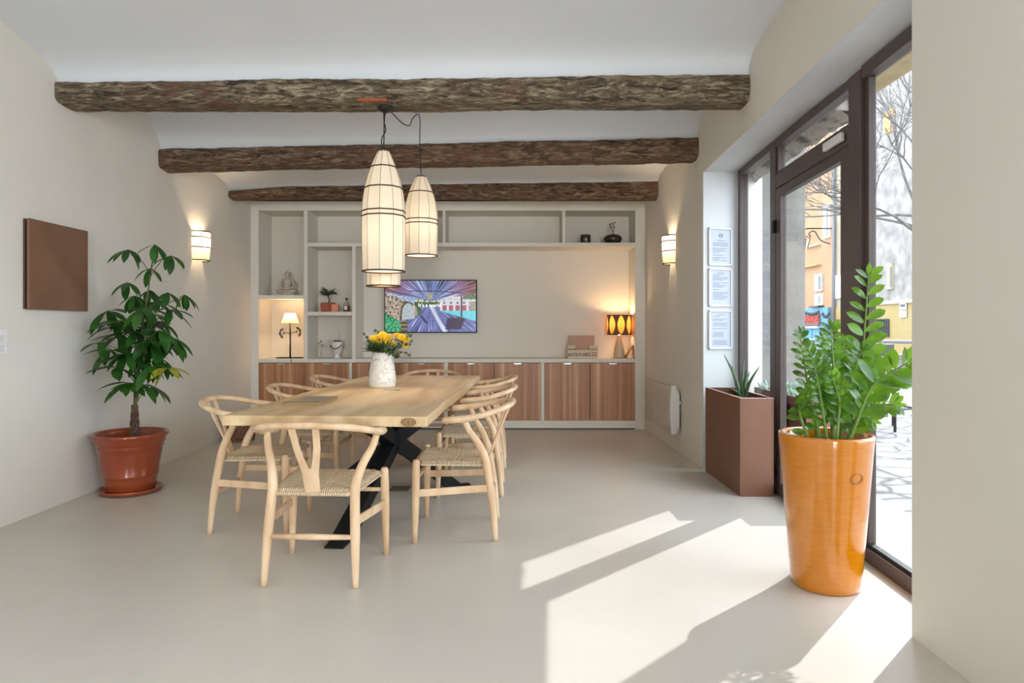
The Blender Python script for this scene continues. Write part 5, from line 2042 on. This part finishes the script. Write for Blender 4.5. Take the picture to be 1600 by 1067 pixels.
# drainpipe
d, _ = fp(1301.5, 400, XF - .15)
pp_ = MB().tube([(XF - .12, d, -.8), (XF - .12, d, 13)], .09, 8)
tag(pp_.build('drainpipe', M['pipe']), 'grey drainpipe running down between the orange and cream houses', 'pipe')
# wall lantern
sl = thing('street_lantern', 'black iron street lantern on a scrolled bracket across the street', 'street lamp', (XF, fp(1300, 360)[0], 0))
d0 = fp(1300, 360)[0]
z0 = 1.2 + (511 - 357) / 1040 * d0
tm = MB().tube([(0, 0, z0), (-1.3, 0, z0), (-1.55, 0, z0 - .1), (-1.5, 0, z0 - .35)], .035, 6)
tm.tube(catmull([(-.1, 0, z0 - .8), (-.6, 0, z0 - .6), (-.9, 0, z0 - .15), (-1.2, 0, z0 - .25), (-1.1, 0, z0 - .45)], 5), .03, 6)
tm.build('bracket', M['iron'], sl)
lb = MB().loft([(-1.5 + i * .16, j * .16, z0 - 1.05) for i, j in ((1, 1), (1, -1), (-1, -1), (-1, 1))], [(-1.5 + i * .26, j * .26, z0 - .55) for i, j in ((1, 1), (1, -1), (-1, -1), (-1, 1))])
lb.build('lantern_glass', M['clear'], sl)
lc = MB()
for i, j in ((1, 1), (1, -1), (-1, -1), (-1, 1)):
    lc.tube([(-1.5 + i * .16, j * .16, z0 - 1.05), (-1.5 + i * .26, j * .26, z0 - .55), (-1.5, 0, z0 - .32)], .025, 5)
lc.build('lantern_cage', M['iron'], sl)
# two enamel plates on the yellow wall
for (ya, yb, lab, dark) in ((474, 484, 'upper small enamel sign with a dark band on the yellow wall across the street', True), (485.5, 496, 'lower small white enamel sign on the yellow wall across the street', False)):
    d, z1 = fp(1411.5, ya, XF - .1)
    _, z2 = fp(1411.5, yb, XF - .1)
    t = thing('enamel_sign', lab, 'sign', (XF - .1, d, (z1 + z2) / 2), 0, 'enamel signs on the yellow wall')
    hh = (z1 - z2) / 2
    MB().box(-.03, .0, -.24, .24, -hh, hh).build('plate', M['white_paint'], t, bevel=.01)
    if dark:
        MB().box(-.04, -.03, -.18, .18, -hh * .1, hh * .75).build('dark_band', M['ink_dark'], t)
    else:
        MB().box(-.04, -.03, -.17, .17, -hh * .4, -hh * .2).build('dark_band', M['ink'], t)


# bare tree
random.seed(31)
tr_ = thing('bare_tree', 'leafless grey tree with fine spreading branches standing in the street', 'tree', (10.4, 16.6, -.25))
tr_.scale = (1.6, 1.6, 1.6)
tb_ = MB().tube([(0, 0, 0), (.05, .0, 1.2), (-.05, .05, 2.6)], [.19, .15, .12], 10)
tb_.build('trunk', M['bark'], tr_)


def grow(mb, p, d, ln, r, lev):
    pts = [p]
    q = p
    dd = d.copy()
    for k in range(4):
        dd = (dd + Vector((random.uniform(-.22, .22), random.uniform(-.22, .22), random.uniform(-.12, .16)))).normalized()
        q = q + dd * ln / 4
        pts.append(q)
    mb.tube(pts, [r * (1 - .12 * k) for k in range(5)], 5, caps=False)
    if lev <= 0:
        return
    for k in range(3 if lev > 1 else 4):
        a = Vector((random.uniform(-1, 1), random.uniform(-1, 1), random.uniform(-.5, .7)))
        nd = (dd * .9 + a * .75).normalized()
        grow(mb, pts[random.choice((2, 3, 4))], nd, ln * random.uniform(.55, .8), r * .62, lev - 1)


for k, (dx, dy, dz) in enumerate(((-.8, -.2, .5), (-.5, -.6, .6), (-.75, .5, .35), (.1, -.8, .7), (-.6, -.3, .95), (-.95, .1, .12))):
    mb = MB()
    grow(mb, Vector((-.04, .05, 2.3 + .07 * k)), Vector((dx, dy, dz)).normalized(), 1.5, .026, 5)
    mb.build('branch', M['bark'], tr_)

# outdoor planter with silver foliage, wooden tub, railing, stools
op = thing('outdoor_planter', 'copper-brown metal planter standing outside against the glass door', 'planter', (0, 0, 0))
pb = MB()
x0, x1, y0, y1, zt = 2.02, 2.36, 4.60, 5.55, .70
pb.box(x0, x0 + .012, y0, y1, 0.0, zt).box(x1 - .012, x1, y0, y1, 0.0, zt).box(x0, x1, y0, y0 + .012, 0.0, zt).box(x0, x1, y1 - .012, y1, 0.0, zt).box(x0, x1, y0, y1, .60, .64)
pb.build('box', M['copper'], op)
sf = MB()
random.seed(12)
for i in range(420):
    p = Vector((random.uniform(x0 + .03, x1 - .03), random.uniform(y0 + .03, y1 - .03), .64))
    d = Vector((random.uniform(-.6, .6), random.uniform(-.6, .6), 1))
    sf.leaf(p + Vector((0, 0, random.uniform(0, .05))), d, (random.uniform(-1, 1), -1, .3), random.uniform(.05, .10), .018, .1, .2, 4)
tag(sf.build('silver_foliage', M['silver_leaf']), 'low silvery foliage filling the outdoor planter', 'plant', kind='stuff')
wtb = thing('wooden_tub', 'weathered wooden plank tub standing outside behind the planter', 'tub', (3.45, 7.9, -.03))
q = MB()
for k in range(14):
    a = 2 * PI * k / 14
    q.obox((.30 * math.cos(a), .30 * math.sin(a), .32), (-math.sin(a), math.cos(a), 0), (math.cos(a), math.sin(a), 0), (0, 0, 1), .128, .03, .60)
q.build('staves', mat('weathered_wood', (0.42, 0.26, 0.15), .8, color2=(0.58, 0.42, 0.28), scale=8, stretch=(1, 1, .2)), wtb, bevel=.004)
q = MB()
for z in (.15, .48):
    q.tube([(.325 * math.cos(2 * PI * k / 28), .325 * math.sin(2 * PI * k / 28), z) for k in range(28)], .012, 6, closed=True)
q.build('hoop', M['iron'], wtb)
MB().lathe([(0, .55), (.28, .55), (.28, .57), (0, .58)], seg=24).build('soil', M['soil'], wtb)
rl = thing('terrace_railing', 'grey metal terrace railing outside beyond the door glass', 'railing', (5.0, 11.0, -.03))
q = MB()
for z in (.55, .78, 1.0):
    q.tube([(-1.0, 2.2, z), (1.6, -1.2, z)], .028, 8)
q.build('rail', M['pipe'], rl)
for t in (0, .25, .5, .75, 1):
    x_, y_ = -1.0 + 2.6 * t, 2.2 - 3.4 * t
    MB().tube([(x_, y_, 0), (x_, y_, 1.02)], .026, 8).build('post', M['pipe'], rl)


def stool(lab, loc, rot):
    t = thing('bar_stool', lab, 'stool', loc, rot, 'dark bar stools on the terrace')
    MB().box(-.17, .17, -.17, .17, .70, .73).build('seat', M['iron'], t, bevel=.01)
    for i, j in ((1, 1), (1, -1), (-1, 1), (-1, -1)):
        MB().tube([(i * .20, j * .20, 0), (i * .14, j * .14, .71)], .016, 8).build('leg', M['iron'], t)
    q = MB()
    for a, b in (((1, 1), (1, -1)), ((1, -1), (-1, -1)), ((-1, -1), (-1, 1)), ((-1, 1), (1, 1))):
        q.tube([(a[0] * .18, a[1] * .18, .26), (b[0] * .18, b[1] * .18, .26)], .011, 6)
    q.build('footrest', M['iron'], t)
    MB().box(-.17, .17, .15, .17, .88, 1.02).build('backrest', M['iron'], t, bevel=.008)
    MB().tube([(-.15, .16, .71), (-.15, .16, .95)], .011, 6).tube([(.15, .16, .71), (.15, .16, .95)], .011, 6).build('backrest_frame', M['iron'], t)


stool('dark metal bar stool seen through the large pane beside the zz plant leaves', (4.62, 8.05, -.03), .3)
stool('dark metal bar stool on the terrace behind the amber-potted plant', (4.25, 8.7, -.03), 1.2)
tbl = thing('terrace_table', 'round dark cafe table on the terrace seen through the door glass', 'table', (4.05, 8.0, -.03))
MB().lathe([(0, .98), (.30, .98), (.31, 1.0), (.30, 1.02), (0, 1.02)], seg=32).build('tabletop', M['pipe'], tbl)
MB().tube([(0, 0, .02), (0, 0, .98)], .03, 10).build('pedestal', M['iron'], tbl)
MB().lathe([(0, 0), (.22, 0), (.22, .015), (.04, .035), (0, .035)], seg=28).build('base', M['iron'], tbl)

for o in bpy.data.objects:
    if '_c' in o.keys():
        del o['_c']
